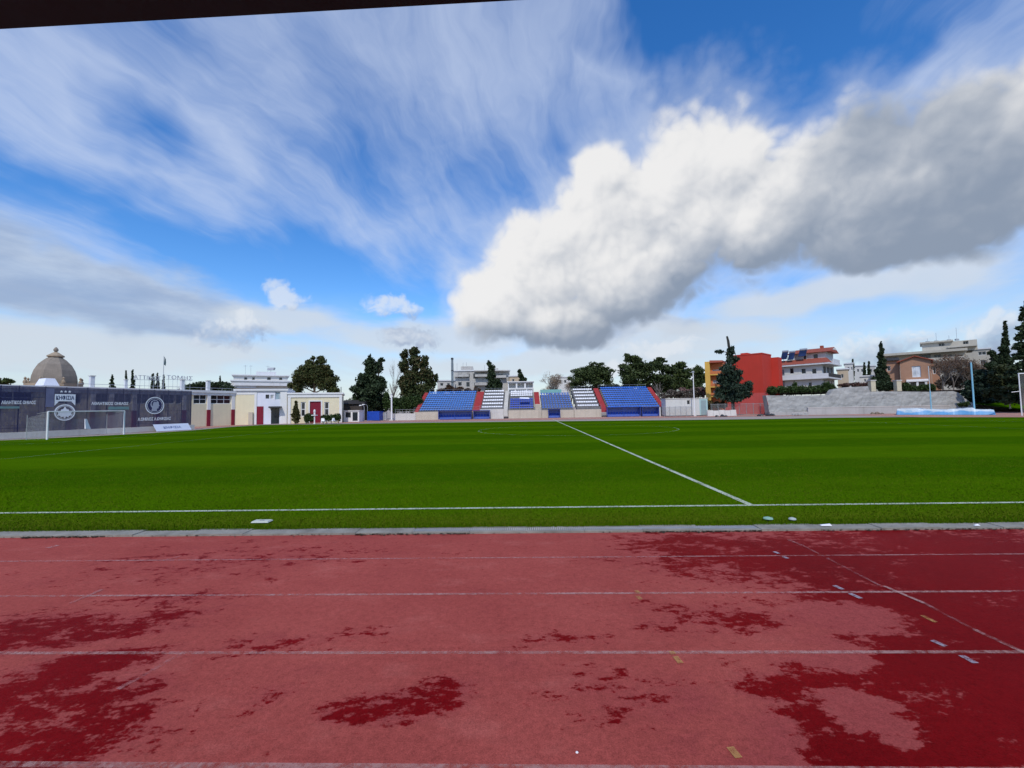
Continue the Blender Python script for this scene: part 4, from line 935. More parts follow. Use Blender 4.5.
# ---- generic apartment house
def house(name, label, cat, px0, px1, Y, ytop, D, col, wins=(), z0=0, nv=1, balc=(), roof=None, extra=None, gmat=None, parapet=.35, wrec=.22, fmat=None):
    fr = turned(px0, px1, Y, (ytop+400)/2); ZT = fr.px((px0+px1)/2, ytop)[1]; root = thing(name, label, cat, fr.pt(0, 0, z0))
    hs = []
    for w in wins:
        h = fr.rect(w[:4]); hs.append((max(h[0], .05), min(h[1], fr.L-.05), max(h[2], z0+.05), min(h[3], ZT-.1)))
    mb = MB(); facade(mb, fr, 0, fr.L, D, z0, ZT, hs, wrec); mb.build('wall', col, root)
    for h, w in zip(hs, wins): window(root, fr, h, w[4] if len(w) > 4 else 1, 1, fw=.08, gmat=gmat, rec=wrec, fmat=fmat)
    for bq in balc:   # px rect of the slab line + railing height, projecting out
        u0, u1, za, zb_ = fr.rect(bq[:4]); out = bq[4] if len(bq) > 4 else 1.3
        mb = MB(); mb.fbox(fr, u0, u1, -out, -.003, za, za+.2); b_ = mb.build('balcony', bq[5] if len(bq) > 5 else M_ROOFW, root)
        mb = MB(); zt = max(zb_, za+.75); mb.fbox(fr, u0, u1, -out, -out+.06, za+.203, zt); mb.fbox(fr, u0, u0+.06, -out+.063, -.01, za+.203, zt); mb.fbox(fr, u1-.06, u1, -out+.063, -.01, za+.203, zt); mb.build('railing', bq[6] if len(bq) > 6 else M_ROOFW, b_)
    if parapet:
        mb = MB(); mb.fbox(fr, -.25, fr.L+.25, -.3, D+.25, ZT+.003, ZT+parapet); mb.build('parapet', roof or M_ROOFW, root)
    return root, fr, ZT
M_OFFW = mat('off_white_render', (.62, .61, .57), .8, .07, .4, grime=.25); M_GREYW = mat('grey_white_render', (.48, .47, .44), .85, .12, .4, grime=.4); M_SAND = mat('sand_render', (.50, .40, .28), .85, .1, .5, grime=.25)
# terraced apartment block behind the office block
Yt = 128
root, fr, ZT = house('terraced_apartments', 'white terraced apartment block with stepped balconies behind the office block', 'apartments', 231, 292, Yt, 381.5, 16, M_OFFW, [(237.5, 242.5, 383.2, 386, 2), (247, 254.5, 383.0, 386.2, 2), (262, 266.5, 383.2, 386, 1), (270, 274, 383.2, 386.2, 1), (279, 284, 383.2, 386.2, 1), (286.5, 290, 383.5, 386.5, 1)], balc=[(234.5, 291.5, 387.5, 386, 1.6), (230, 256, 390, 388, 1.0)])
f2 = Fr(tuple(fr.pt(fr.L*.03, 2.5, 0)[:2]), tuple(fr.pt(fr.L*.93, 2.5, 0)[:2])); z1 = f2.px(262, 376)[1]
hs = [f2.rect(w) for w in ((244, 247.5, 377.0, 380), (252, 255, 377.0, 380), (267, 271, 377.0, 380.2), (279, 282.5, 377.2, 380.2))]
mb = MB(); facade(mb, f2, 0, f2.L, 11, ZT+.36, z1, hs); st = mb.build('upper_storey', M_OFFW, root)
for h in hs: window(st, f2, h, 1, 1, fw=.08)
mb = MB(); mb.fbox(f2, -.5, f2.L+.5, -.7, 11.3, z1+.003, z1+.30); mb.build('upper_roof', M_ROOFW, root)
mb = MB(); mb.fbox(f2, f2.L*.40, f2.L*.78, 2, 7, z1+.303, z1+1.5); mb.build('stair_head', M_ROOFW, root)
for k in (.2, .3, .62): mb = MB(); q = f2.pt(f2.L*k, 3, z1+.3); mb.tube([q, q+Vector((0, 0, 3.2))], .04, 4); mb.tube([q+Vector((-.6, 0, 2.9)), q+Vector((.6, 0, 2.9))], .03, 4); mb.build('antenna', M_GALV, root)
mb = MB(); q = f2.pt(f2.L*.68, 4, z1+1.5); mb.tube([q, q+Vector((0, 0, 1.2))], .05, 4); mb.hexa([q+Vector(v) for v in ((-1, -.5, .7), (1, -.5, .7), (1, .5, .7), (-1, .5, .7), (-1, 0, 1.5), (1, 0, 1.5), (1, .9, 1.5), (-1, .9, 1.5))]); mb.build('water_heater', M_GALV, root)
# grey chimney tower and old apartments behind the stand
Ya = 136
c = P(452.6, 400, 120); zt = P(452.8, 358.8, 120).z; root = thing('chimney_tower', 'slender grey metal chimney rising behind the left seating block', 'chimney', (c.x, 120, 0))
MB().lathe((c.x, 120, 0), [(.34, 0), (.34, zt-1.2), (.30, zt-1.2), (.30, zt)], 12).build('stack', mat('stack_metal', (.20, .24, .26), .5, .2, .6, metal=.3, streak=.4), root)
MB().lathe((c.x, 120, zt), [(.36, .002), (.36, .25), (.2, .3)], 12).build('cap', M_DARKMETAL, root)
mb = MB()
for k in range(5): mb.lathe((c.x, 120, 3+k*3.2), [(.346, 0), (.40, .02), (.40, .16), (.346, .18)], 12)
mb.build('band', M_DARKMETAL, root)
house('low_white_house', 'low white house with flat roof left of the grey apartment block', 'house', 437.5, 455, 124, 381, 10, M_GREYW, [(440, 443.5, 383, 386, 1), (447, 450, 383, 386, 1)])
M_OLDW = mat('weathered_white', (.45, .44, .41), .88, .22, .5, grime=.75)
root, fr, ZT = house('old_apartments', 'weathered grey white apartment block with rounded dark balconies behind the stand', 'apartments', 454, 510, Ya, 371, 14, M_OLDW, [(458, 462, 374, 378, 1), (466, 470, 374, 378, 1), (473, 478, 373.5, 379, 1), (484.5, 489, 373.5, 379, 1), (497.5, 503, 373.8, 380, 2), (474, 478, 382.5, 388, 1), (484.5, 489, 382.5, 388, 1), (497.5, 503, 383, 389, 2), (458, 462, 382, 386, 1), (466, 470, 382, 387, 1)], balc=[(475, 489, 381.5, 377, 1.5, M_OLDW, M_OLDW), (494, 506, 381.5, 378, 1.5, M_OLDW, M_OLDW), (475, 489, 390, 385.5, 1.5, M_OLDW, M_OLDW), (455, 469, 380.5, 377, 1.2, M_OLDW, M_OLDW)], parapet=.3)
mb = MB(); mb.fbox(fr, fr.L*.12, fr.L*.34, 1, 6, ZT+.303, ZT+1.6); mb.fbox(fr, fr.L*.62, fr.L*.8, 2, 6, ZT+.303, ZT+1.0); mb.build('roof_hut', M_OLDW, root)
mb = MB(); mb.fbox(fr, fr.L*.36, fr.L*.98, -1.7, -.31, ZT-.2, ZT+.1); mb.build('roof_overhang', M_GREYW, root)
for k in (.05, .16, .22, .55, .7): mb = MB(); q = fr.pt(fr.L*k, 2, ZT+.3); mb.tube([q, q+Vector((0, 0, random.uniform(1.5, 3)))], .04, 4); mb.build('antenna', M_GALV, root)
house('cream_house', 'small cream house between the leaning cypress and the old apartments', 'house', 509.5, 520, 130, 376.5, 9, M_SAND, [(512, 514.5, 379, 382, 1)])
tree('cypress', 'dark wide cypress standing in front of the weathered apartments', 'cypress', [(489.5, 364, 2.8, 4), (491.5, 369, 4.0, 5), (490.5, 377, 4.6, 6), (493, 384, 7.0, 7), (491, 392, 7.6, 7), (499, 387, 4, 6)], 116, 5200, .36, M_DGREEN, 491, tr=.22)
tree('cypress', 'short dark cypress leaning left beside the press box', 'cypress', [(519.3, 371.5, 1.6, 2.5), (521, 376, 3.0, 4), (523, 381, 4.4, 5), (524, 388, 5, 6)], 118, 2600, .34, M_DGREEN, 522, tr=.18)
for px, Y, yt, sp, sd_, lab in ((545.5, 112, 372.5, .62, 9, 'pale bare round topped tree behind the faded blue seats'), (571.5, 116, 374.5, .55, 12, 'pale bare tree left of the pines'), (558, 128, 378, .55, 14, 'small bare tree between two pale bare trees behind the stand')):
    bare_tree('bare_tree', lab, px, Y, 0, yt, sp, M_GREYBARK, sd_, 5, .2, twig=M_PALE, ntw=2600)
house('far_white_house', 'far white house glimpsed between the pale bare trees', 'house', 556, 570, 165, 377.5, 10, M_OFFW, [(559, 561.5, 380, 383, 1), (564, 566.5, 380, 383, 1)])
shrub('russet_shrubs', 'russet brown shrubs behind the top of the left seating block', [(441, 391, 5, 3), (450, 389.5, 6, 4), (459, 391, 5, 4), (468, 391.5, 5, 3.5), (477, 391, 4, 4)], 104, 3600, .28, leafmat('russet_leaf', (.045, .030, .018), (.11, .060, .032)), 'shrubs')
PL = [('broad dark pine behind the white seats', [(585, 372, 12, 7), (596, 369, 13, 7), (604, 373, 11, 8), (578, 379, 9, 8), (593, 380, 16, 8), (608, 382, 8, 7), (574, 386, 6, 5)], 110, 6500, 593),
      ('tall dark pine with layered crown left of the light mast', [(630, 359, 8, 5), (637, 364, 10, 6), (626, 369, 9, 7), (642, 373, 12, 7), (631, 380, 13, 8), (650, 368, 8, 5)], 106, 6500, 634),
      ('dark pine with spreading top, middle of the pines behind the right seats', [(660, 360.5, 7, 4.5), (657, 366, 10, 6), (667, 371, 9, 7), (655, 379, 13, 8), (668, 384, 10, 8)], 108, 5600, 659),
      ('dark pine with small flat crown near the yellow house', [(680, 365, 7, 4), (677, 371, 9, 6), (685, 373, 8, 5), (676, 380, 10, 8), (686, 384, 8, 8)], 112, 5000, 680),
      ('yellow green round pine just left of the yellow house', [(698, 370, 6.5, 6), (701, 377, 7, 7), (696, 384, 7, 7)], 122, 3600, 698)]
for lab, L, Y, n, bpx in PL: tree('pine_tree', lab, 'pine', L, Y, n, .36, M_PINE if 'yellow' in lab else leafmat('dark_pine_leaf', (.022, .038, .014), (.074, .100, .030)), bpx, tr=.3, group='pines behind the stand', flat=.3)
bare_tree('bare_tree', 'thin bare tree showing against the pines right of the blue seats', 660, 101, 0, 381, .5, M_GREYBARK, 21, 4, .12)
shrub('evergreen_shrubs', 'dark evergreen undergrowth below the pines behind the right seats', [(580, 390, 8, 5), (596, 389, 9, 6), (612, 389, 9, 6), (628, 387, 9, 7), (644, 386, 9, 7), (658, 388, 8, 7), (672, 387, 8, 7), (688, 387, 8, 8), (700, 389, 6, 7)], 114, 9000, .34, leafmat('dark_pine_leaf', (.02, .03, .01), (.07, .09, .03)), 'shrubs')
shrub('grey_brush', 'grey brown leafless brush between the right seats and the container', [(672, 394, 9, 6), (684, 396, 9, 6), (695, 394, 8, 6), (664, 398, 5, 5)], 98, 3800, .24, leafmat('grey_twig', (.06, .05, .042), (.14, .115, .095)), 'shrubs')
shrub('pink_brush', 'pinkish bare brush behind the white container', [(684, 391, 6, 3.2), (697, 390, 7, 3.2), (703, 393, 4, 4)], 103, 2000, .22, leafmat('pink_twig', (.13, .075, .07), (.27, .17, .155)), 'shrubs')

# ================================================================== SEATING STAND
def seat_bm(w=.43, h=.33, dep=.40):
    mb = MB(); mb.box(-w/2, w/2, -dep, -.06, .16, .20)
    n = 4; pts = [(-w/2, -.05, .20), (-w/2+.03, -.015, .20)]
    mb.hexa([(-w/2, -.06, .19), (w/2, -.06, .19), (w/2, .0, .19), (-w/2, .0, .19), (-w/2+.03, .02, h+.12), (w/2-.03, .02, h+.12), (w/2-.03, .06, h+.12), (-w/2+.03, .06, h+.12)])
    mb.box(-.05, .05, -.12, -.02, .0, .158)
    return mb
def section(label, pa, pb, y0, rows, dy, z0, dz, seat_rows, mats, pitch=.50, skip=None, edge=None, front_h=True, seed=0, tm=None):
    """one straight bank of terraces between two ground points, seats as children"""
    xa, xb = pa, pb; cx = (xa+xb)/2; root = thing('seating_section', label, 'stand', (cx, y0, 0), 'seating sections of the far stand')
    mb = MB()
    for r in range(rows):
        y = y0+r*dy; mb.box(xa, xb, y, y+dy-.003 if r < rows-1 else y+dy+.8, 0 if r == 0 else z0+(r-1)*dz-.2, z0+r*dz)
    mb.build('terrace', tm or mat('weathered_concrete', (.17, .17, .175), .9, .2, .8, grime=.3), root)
    mb = MB(); yb_ = y0+rows*dy+.75; zt = z0+(rows-1)*dz
    for z in (.45, .9): mb.tube([(xa, yb_, zt+z), (xb, yb_, zt+z)], .022, 4)
    for k in range(7): x = xa+(xb-xa)*k/6; mb.tube([(x, yb_, zt), (x, yb_, zt+.9)], .022, 4)
    mb.build('back_railing', M_GALV, root)
    slots = []
    rr = random.Random(seed)
    for r in range(rows):
        kind = seat_rows(r)
        if kind is None: continue
        n = int((xb-xa-.1)/pitch); off = (xb-xa-n*pitch)/2
        for i in range(n):
            x = xa+off+(i+.5)*pitch
            if skip and skip(r, i, n): continue
            slots.append((r, x, y0+r*dy+dy*.62, z0+r*dz, kind))
    protos = {}
    solo, rest = slots[:100], slots[100:]
    for r, x, y, z, kind in solo:
        if kind not in protos:
            o = seat_bm().build('seat', mats[kind], root, loc=(0, 0, 0)); protos[kind] = o
        else: o = protos[kind].copy(); COL.objects.link(o)
        o.parent = root; o.location = Vector((x, y, z))-root.location; o.rotation_euler = (rr.gauss(0, .02), 0, rr.gauss(0, .03))
    if rest:
        mb = MB(); kinds = sorted({s[4] for s in rest})
        base = seat_bm()
        for r, x, y, z, kind in rest:
            mb.k = kinds.index(kind); j = rr.gauss(0, .012); mb.add([(v[0]+x, v[1]+y+j, v[2]+z) for v in base.v], base.f)
        o = mb.build('seats', [mats[k] for k in kinds], root); o['kind'] = 'stuff'
    return root
def stairs(root, xa, xb, y0, rows, dy, z0, dz, m, name='aisle_stairs', n=2):
    mb = MB(); N = rows*n
    for i in range(N): y = y0+i*dy/n; mb.box(xa, xb, y, y+dy/n-.002, max(0, z0+(i/n-2)*dz), z0+(i/n-.5)*dz+.25)
    return mb.build(name, m, root)
Y0, Z0, DZ, DY, ROWS = 86.0, 1.72, .42, .95, 10
Xp = lambda px, Y=Y0, py=405: P(px, py, Y).x
SM = {'blue': M_BLUESEAT, 'fade': M_BLUESEAT2, 'royal': M_ROYAL, 'white': M_WSEAT}
def front_wall(root, xa, xb, h, m=None):
    mb = MB(); mb.box(xa, xb, Y0-.28, Y0-.004, 0, h); mb.build('front_wall', m or M_BEIGE, root)
    mb = MB()
    for z in (.5, .95): mb.tube([(xa, Y0-.14, h+z-.1), (xb, Y0-.14, h+z-.1)], .02, 4)
    k = max(2, int((xb-xa)/2))
    for i in range(k+1): x = xa+(xb-xa)*i/k; mb.tube([(x, Y0-.14, h), (x, Y0-.14, h+.85)], .02, 4)
    mb.build('front_railing', M_GALV, root)
# left sky blue bank
xa, xb = Xp(418.2), Xp(472.4); s1 = section('leftmost bank of sky blue seats, between the red side stairs and the red aisle', xa, xb, Y0, ROWS, DY, Z0, DZ, lambda r: 'blue', SM, seed=1)
o = stairs(s1, xa-.75, xa-.01, Y0, ROWS, DY, Z0, DZ, M_RED); o['label'] = 'red stairs at the outer end'
o = stairs(s1, xb+.01, xb+1.55, Y0, ROWS, DY, Z0, DZ, M_RED); o['label'] = 'red aisle stairs on the right'
front_wall(s1, xa-.8, xb+1.5, 1.55)
# left white bank
xa, xb = Xp(480.4), Xp(503.0); s2 = section('left bank of white seats in five broad rows beside the press box', xa, xb, Y0, 6, 1.6, Z0+.35, .70, lambda r: 'white' if r < 6 else None, SM, .46, seed=2)
front_wall(s2, xa-.1, xb+.1, 1.9, M_LCONC)
xs = Xp(503.4), Xp(507.6); o = stairs(s2, xs[0], xs[1], Y0, 6, 1.6, Z0+.2, .70, M_LCONC, n=3); o['label'] = 'pale concrete stairs beside the press box'
# press bank
xa, xb = Xp(508.4), Xp(534.6); s3 = section('middle bank of royal blue and white seats under the white press box', xa, xb, Y0, 9, 1.0, Z0+.1, .44, lambda r: 'royal' if r < 5 else (None if r == 5 else 'white'), SM, .47, seed=3)
front_wall(s3, xa, Xp(541.4), 1.6); 
mb = MB(); mb.hexa([(xa+2.2, Y0+1.2, 3.95), (xa+4.2, Y0+1.0, 3.85), (xa+4.2, Y0+2.2, 4.05), (xa+2.2, Y0+2.2, 4.1), (xa+2.3, Y0+1.3, 4.05), (xa+4.0, Y0+1.1, 3.95), (xa+4.0, Y0+2.1, 4.15), (xa+2.3, Y0+2.1, 4.2)])
tag(mb.build('white_sheet', M_PRINT, loc=(xa+3, Y0+1.5, 3.9)), 'small white sheet lying over the royal blue seats', 'sheet')
Yp = Y0+9.9; fp = Fr((P(508.0, 390, Yp).x, Yp), (P(533.6, 390, Yp).x, Yp)); L = fp.L
zt = fp.px(521, 382.0)[1]; zm = fp.px(521, 388.6)[1]; zl_ = fp.px(521, 393.6)[1]
root = thing('press_box', 'white two tier press box with three open bays above the middle seats', 'press box', fp.pt(0, 0, 0)); mb = MB(); hs = []
for k in range(3): a = L*(k+.04)/3+.12; b_ = L*(k+.96)/3-.08; hs.append((a, b_, zm+.18, zt-.22))
facade(mb, fp, 0, L, 2.8, zm, zt, hs, 1.6); mb.build('upper_frame', M_WHITE, root)
hs2 = [(.2, L*.27, zl_+.25, zm-.2), (L*.30, L*.70, zl_+.25, zm-.2), (L*.73, L-.2, zl_+.25, zm-.2)]
mb = MB(); facade(mb, fp, 0, L, 2.8, 0, zm-.005, hs2); mb.build('lower_wall', M_WHITE, root)
for i, h in enumerate(hs2): window(root, fp, h, 3 if i == 1 else 1, 1, fw=.06, gmat=glassmat('press_glass', (.16, .19, .23), .15))
mb = MB(); mb.fbox(fp, -.15, L+.15, -.35, 3, zt+.003, zt+.14); mb.build('roof', M_WHITE, root)
# faded blue bank right of the press box
xr = Xp(535.2), Xp(540.6); 
xa, xb = Xp(541.6), Xp(573.5); s4 = section('bank of faded blue seats with a teal top row right of the press box', xa, xb, Y0, 8, 1.05, Z0+.1, .42, lambda r: 'fade', SM, .56, seed=4)
mb = MB(); zt = Z0+.1+7*.42; mb.box(xa+.1, xb-1.6, Y0+8*1.05-.05, Y0+8*1.05+.06, zt+.45, zt+1.15); o = mb.build('teal_screen', mat('teal_fabric', (.20, .42, .40), .8, .15, 2), s4)
o = stairs(s4, xr[0], xr[1], Y0+2.0, 6, 1.3, Z0+1.0, .50, M_RED); o['label'] = 'red aisle stairs left of the faded blue seats'
mb = MB(); mb.box(xr[0], xr[1], Y0+.1, Y0+1.9, 0, 2.75); mb.build('stair_base', M_BEIGE, s4); front_wall(s4, xa, xb+.1, 1.5)
xa, xb = Xp(576.8), Xp(600.4); s5 = section('right bank of white seats between faded blue seats and red aisle', xa, xb, Y0, 6, 1.6, Z0+.35, .70, lambda r: 'white', SM, .46, seed=5)
front_wall(s5, xa-.6, xb+.1, 1.55)
o = stairs(s5, Xp(601.2), Xp(606.4), Y0, ROWS, DY, Z0+.1, .44, M_RED); o['label'] = 'red aisle stairs on the right'
xa, xb = Xp(607.4), Xp(661.0); s6 = section('rightmost bank of bright blue seats behind the long dugout', xa, xb, Y0, ROWS, DY, Z0+.05, .45, lambda r: 'blue2', {'blue2': mat('bright_blue_plastic', (.032, .150, .56), .45, .18, 1.1, spec=.15)}, seed=6)
front_wall(s6, xa, xb+1.5, 1.5)
o = stairs(s6, xb+.01, xb+.85, Y0, ROWS, DY, Z0+.05, .45, M_RED); o['label'] = 'red stairs at the outer end'

# ---- dugouts at trackside
M_DUGB = mat('dugout_blue', (.035, .075, .34), .5, .15, 1.5, spec=.4); M_DUGP = mat('dugout_sheet', (.07, .13, .46), .35, .2, 1.2, spec=.5)
def dugout(label, px0, px1, py0, nb, Yd=84.2):
    fr = front(px0, px1, Yd, 413); L = fr.L; zt = fr.px((px0+px1)/2, py0)[1]; root = thing('dugout', label, 'dugout', fr.pt(L/2, 0, 0), 'team dugouts along the far track')
    mb = MB(); mb.hexa([fr.pt(-.1, -.15, zt-.08), fr.pt(L+.1, -.15, zt-.08), fr.pt(L+.1, 1.35, zt-.22), fr.pt(-.1, 1.35, zt-.22), fr.pt(-.1, -.15, zt), fr.pt(L+.1, -.15, zt), fr.pt(L+.1, 1.35, zt-.12), fr.pt(-.1, 1.35, zt-.12)]); mb.build('roof', M_DUGB, root)
    mb = MB(); mb.fbox(fr, .02, L-.02, 1.22, 1.27, .25, zt-.24); mb.build('back_panel', M_DUGP, root)
    for u in (0, L-.05): mb = MB(); mb.hexa([fr.pt(u, .25, .15), fr.pt(u+.05, .25, .15), fr.pt(u+.05, 1.21, .15), fr.pt(u, 1.21, .15), fr.pt(u, -.05, zt-.10), fr.pt(u+.05, -.05, zt-.10), fr.pt(u+.05, 1.21, zt-.24), fr.pt(u, 1.21, zt-.24)]); mb.build('side_panel', M_DUGP, root)
    mb = MB(); mb.fbox(fr, .1, L-.1, .72, 1.12, .40, .45); mb.build('bench', M_ROYAL, root)
    mb = MB(); mb.fbox(fr, .08, L-.08, .66, .71, .05, .46); mb.build('bench_panel', M_DUGP, root)
    for k in range(nb+1): u = .03+(L-.06)*k/nb; mb = MB(); mb.tube([fr.pt(u, .0, 0), fr.pt(u, .0, zt-.09)], .04, 6); mb.build('post', M_DUGB, root)
    n = max(2, int(L/.55))
    for k in range(n):
        u = .2+(L-.4)*(k+.5)/n; mb = MB(); mb.hexa([fr.pt(u-.2, 1.05, .46), fr.pt(u+.2, 1.05, .46), fr.pt(u+.2, 1.1, .46), fr.pt(u-.2, 1.1, .46), fr.pt(u-.18, 1.15, .95), fr.pt(u+.18, 1.15, .95), fr.pt(u+.18, 1.2, .95), fr.pt(u-.18, 1.2, .95)]); mb.build('seat_back', M_ROYAL, root)
    return root
dugout('long blue dugout in front of the leftmost sky blue seats', 438.2, 471.2, 410.4, 2)
dugout('short blue dugout in front of the left red aisle', 473.2, 489.4, 410.2, 1)
dugout('smallest blue dugout, alone under the faded blue seats', 548.6, 560.2, 408.8, 1)
dugout('longest blue dugout in front of the rightmost seats', 607.4, 640.8, 406.8, 2)
dugout('short blue dugout with white end post at the right end of the stand', 642.4, 659.2, 406.6, 1)
fr = front(659.6, 661.0, 84.3, 412); mb = MB(); mb.fbox(fr, 0, .18, 0, .18, 0, fr.px(660, 407)[1]); o = mb.build('white_post', M_WHITE, loc=fr.pt(0, 0, 0)); tag(o, 'white square post beside the rightmost dugout', 'post')
# ================================================================== RIGHT SIDE
# raised ground behind the retaining wall
M_SOIL = mat('dry_soil', (.20, .16, .12), .95, .2, .4)
ZTER = 4.0
xw0, xw1 = P(768, 400, 79).x, P(975, 400, 79).x
mb = MB(); mb.quad((P(772, 400, 80.5).x, 80.5, ZTER-.05), (190, 80.5, ZTER-.05), (330, 320, ZTER+6), (P(786, 400, 320).x, 320, ZTER+6)); struct('terrain_terrace', mb, M_SOIL)
# retaining wall: rough concrete, profile of its top follows the photo
fr = Fr((xw0, 78.6), (xw1, 78.6)); root = thing('retaining_wall', 'high rough grey concrete retaining wall stepping along the right side', 'wall', fr.pt(fr.L/2, 0, 0))
prof = [(768, 395.2), (800, 395.4), (834, 394.8), (836, 389.5), (850, 387.0), (872, 386.0), (874, 391.5), (900, 391.2), (935, 391.6), (958, 390.8), (963, 392.5), (976, 402.5)]
mb = MB(); tops = [(fr.px(a, b_)[0], fr.px(a, b_)[1]) for a, b_ in prof]; rr = random.Random(5); grid = []; NU, NZ = 90, 9
def topz(u):
    for (a, za), (b_, zb_) in zip(tops, tops[1:]):
        if a <= u <= b_: return za+(zb_-za)*(u-a)/max(b_-a, 1e-6)
    return tops[0][1] if u < tops[0][0] else tops[-1][1]
for i in range(NU+1):
    u = fr.L*i/NU; zt = topz(u)
    grid.append([fr.pt(u+rr.uniform(-.05, .05), .10*j+rr.uniform(-.07, .07), zt*j/NZ) for j in range(NZ+1)])
for i in range(NU):
    for j in range(NZ): mb.quad(grid[i][j], grid[i+1][j], grid[i+1][j+1], grid[i][j+1])
    mb.quad(grid[i][NZ], grid[i+1][NZ], grid[i+1][NZ]+fr.n*1.2, grid[i][NZ]+fr.n*1.2)
mb.quad(grid[0][NZ], grid[0][NZ]+fr.n*1.2, fr.pt(0, 1.5, 0), grid[0][0])
def rocky():
    m, t, b = newmat('shotcrete'); p = world_pos(t); x, y, z = sep(t, p)
    n = noise(t, comb(t, x*.45, y, z*1.6), 1.1, 7, .65); n2 = noise(t, p, 6, 5, .65)
    c = mixc(t, lstep(t, n, .3, .7), (.22, .22, .21), (.42, .415, .39)); c = mixc(t, sstep(t, n2, .55, .75)*.5, c, (.48, .465, .43))
    c = mixc(t, sstep(t, noise(t, comb(t, x*.25, 1.0, z*2.2), 1.6, 5, .6), .58, .70)*.45, c, (.13, .13, .12))
    link(t, c, b.inputs['Base Color']); b.inputs['Roughness'].default_value = .95
    bn = t.nodes.new('ShaderNodeBump'); bn.inputs['Strength'].default_value = .8; bn.inputs['Distance'].default_value = .15; link(t, n*.6+n2*.4, bn.inputs['Height']); t.links.new(bn.outputs[0], b.inputs['Normal']); return m
mb.build('concrete_face', rocky(), root)
# low pale wall in front of it
fl = front(770, 950, 77.0, 410); zt = fl.px(880, 406.8)[1]; root = thing('trackside_wall', 'long low pale concrete wall in front of the rough retaining wall', 'wall', fl.pt(fl.L/2, 0, 0))
u1_ = fl.px(808, 410)[0]; mb = MB(); mb.fbox(fl, u1_, fl.L, 0, .35, 0, zt); mb.fbox(fl, 0, u1_-.01, .05, .3, 0, zt*.45); mb.build('wall', mat('pale_grey_concrete', (.40, .395, .38), .9, .14, .6, grime=.4), root)
mb = MB(); mb.fbox(fl, u1_-.05, fl.L+.05, -.06, .41, zt+.002, zt+.10); mb.build('coping', M_LCONC, root)
# debris heaps at the foot of the wall
for px, w, lab, m_ in ((768, 2.6, 'dark heap of rubbish at the foot of the retaining wall left end', M_DARKMETAL), (798.5, 3.0, 'scattered dark stones at the foot of the low wall', M_CONC), (876, 2.0, 'small dark heap in the middle of the low wall foot', M_SOIL), (722.5, 1.6, 'small dark heap before the pale barrier', M_DARKMETAL)):
    q = P(px, 414, 75.4); loc = Vector((q.x, 75.4, 0)); mb = MB(); rr = random.Random(int(px))
    for k in range(9):
        a = Vector((q.x+rr.gauss(0, .55*w/2), 75.4+rr.gauss(0, .2), 0)); s = rr.uniform(.15, .38); r = [s*rr.uniform(.7, 1.2) for _ in range(3)]
        mb.lathe(a, [(r[0], -.02), (r[1]*1.1, s*.4), (r[2]*.6, s*.9), (.04, s*1.15)], 6, rr.uniform(0, 3))
    tag(mb.build('rubble_heap', m_, loc=loc), lab, 'heap')
# white container and its door side, fence and barrier
fcx = front(665.8, 699.5, 82, 405); zt = fcx.px(684, 398.8)[1]
root = thing('site_cabin', 'white site cabin with small window and pale teal end beside the stand', 'cabin', fcx.pt(0, 0, 0)); hs = [fcx.rect((687, 690.2, 400.2, 404.6))]
mb = MB(); facade(mb, fcx, 0, fcx.L, 2.6, .15, zt, hs); mb.build('wall', mat('cabin_white', (.60, .60, .56), .6, .1, .7, grime=.35), root); window(root, fcx, hs[0], 1, 1, fw=.06)
mb = MB(); mb.fbox(fcx, fcx.L+.003, fcx.L+1.5, .0, 2.6, .15, zt-.05); o = mb.build('end_unit', mat('pale_teal_panel', (.36, .52, .50), .6, .1, .7, grime=.3), root)
mb = MB(); mb.fbox(fcx, fcx.L+.25, fcx.L+1.2, -.03, -.002, .2, zt-.35); o2 = mb.build('door', mat('door_grey', (.26, .34, .34), .5, .1, 1), o)
mb = MB(); mb.fbox(fcx, -.08, fcx.L+1.6, -.1, 2.7, zt+.003, zt+.12); mb.build('roof', M_LCONC, root)
c = P(694.5, 410, 80.5); zt = P(693.8, 372.5, 80.5).z; root = thing('light_mast', 'tall thin white mast in front of the site cabin', 'mast', (c.x, 80.5, 0))
MB().tube([(c.x, 80.5, 0), (c.x, 80.5, zt)], [.11, .07], 8).build('pole', M_WMETAL, root); MB().box(c.x-.22, c.x+.22, 80.3, 80.7, 0, .2).build('footing', M_LCONC, root); MB().box(c.x-.18, c.x+.18, 80.36, 80.64, zt, zt+.28).build('lamp_head', M_GALV, root)
def meshfence(label, px0, px1, Y, ytop, n, name='wire_fence'):
    fr = front(px0, px1, Y, 410); zt = fr.px((px0+px1)/2, ytop)[1]; root = thing(name, label, 'fence', fr.pt(fr.L/2, 0, 0))
    mb = MB(); mb.fbox(fr, 0, fr.L, 0, .002, .05, zt); mb.build('wire_mesh', netmat('wire_mesh', (.20, .21, .21), .09, .013, 'xz', .02), root)
    for k in range(n): u = .05+(fr.L-.1)*k/(n-1); mb = MB(); mb.tube([fr.pt(u, .05, 0), fr.pt(u, .05, zt+.1)], .045, 6); mb.build('post', M_GALV, root)
    mb = MB(); mb.tube([fr.pt(0, .05, zt), fr.pt(fr.L, .05, zt)], .025, 5); mb.build('top_rail', M_GALV, root); return root
meshfence('wire mesh fence with grey posts before the yellow and red buildings', 711, 768, 82.5, 403.8, 9)
meshfence('low railing of wire panels right of the stand before the site cabin', 664, 692, 80.0, 406.8, 6)
fb_ = front(707.6, 736.5, 79.5, 412); zt = fb_.px(722, 410.0)[1]; root = thing('pale_barrier', 'low pale stone barrier before the wire fence', 'barrier', fb_.pt(fb_.L/2, 0, 0)); n = 5
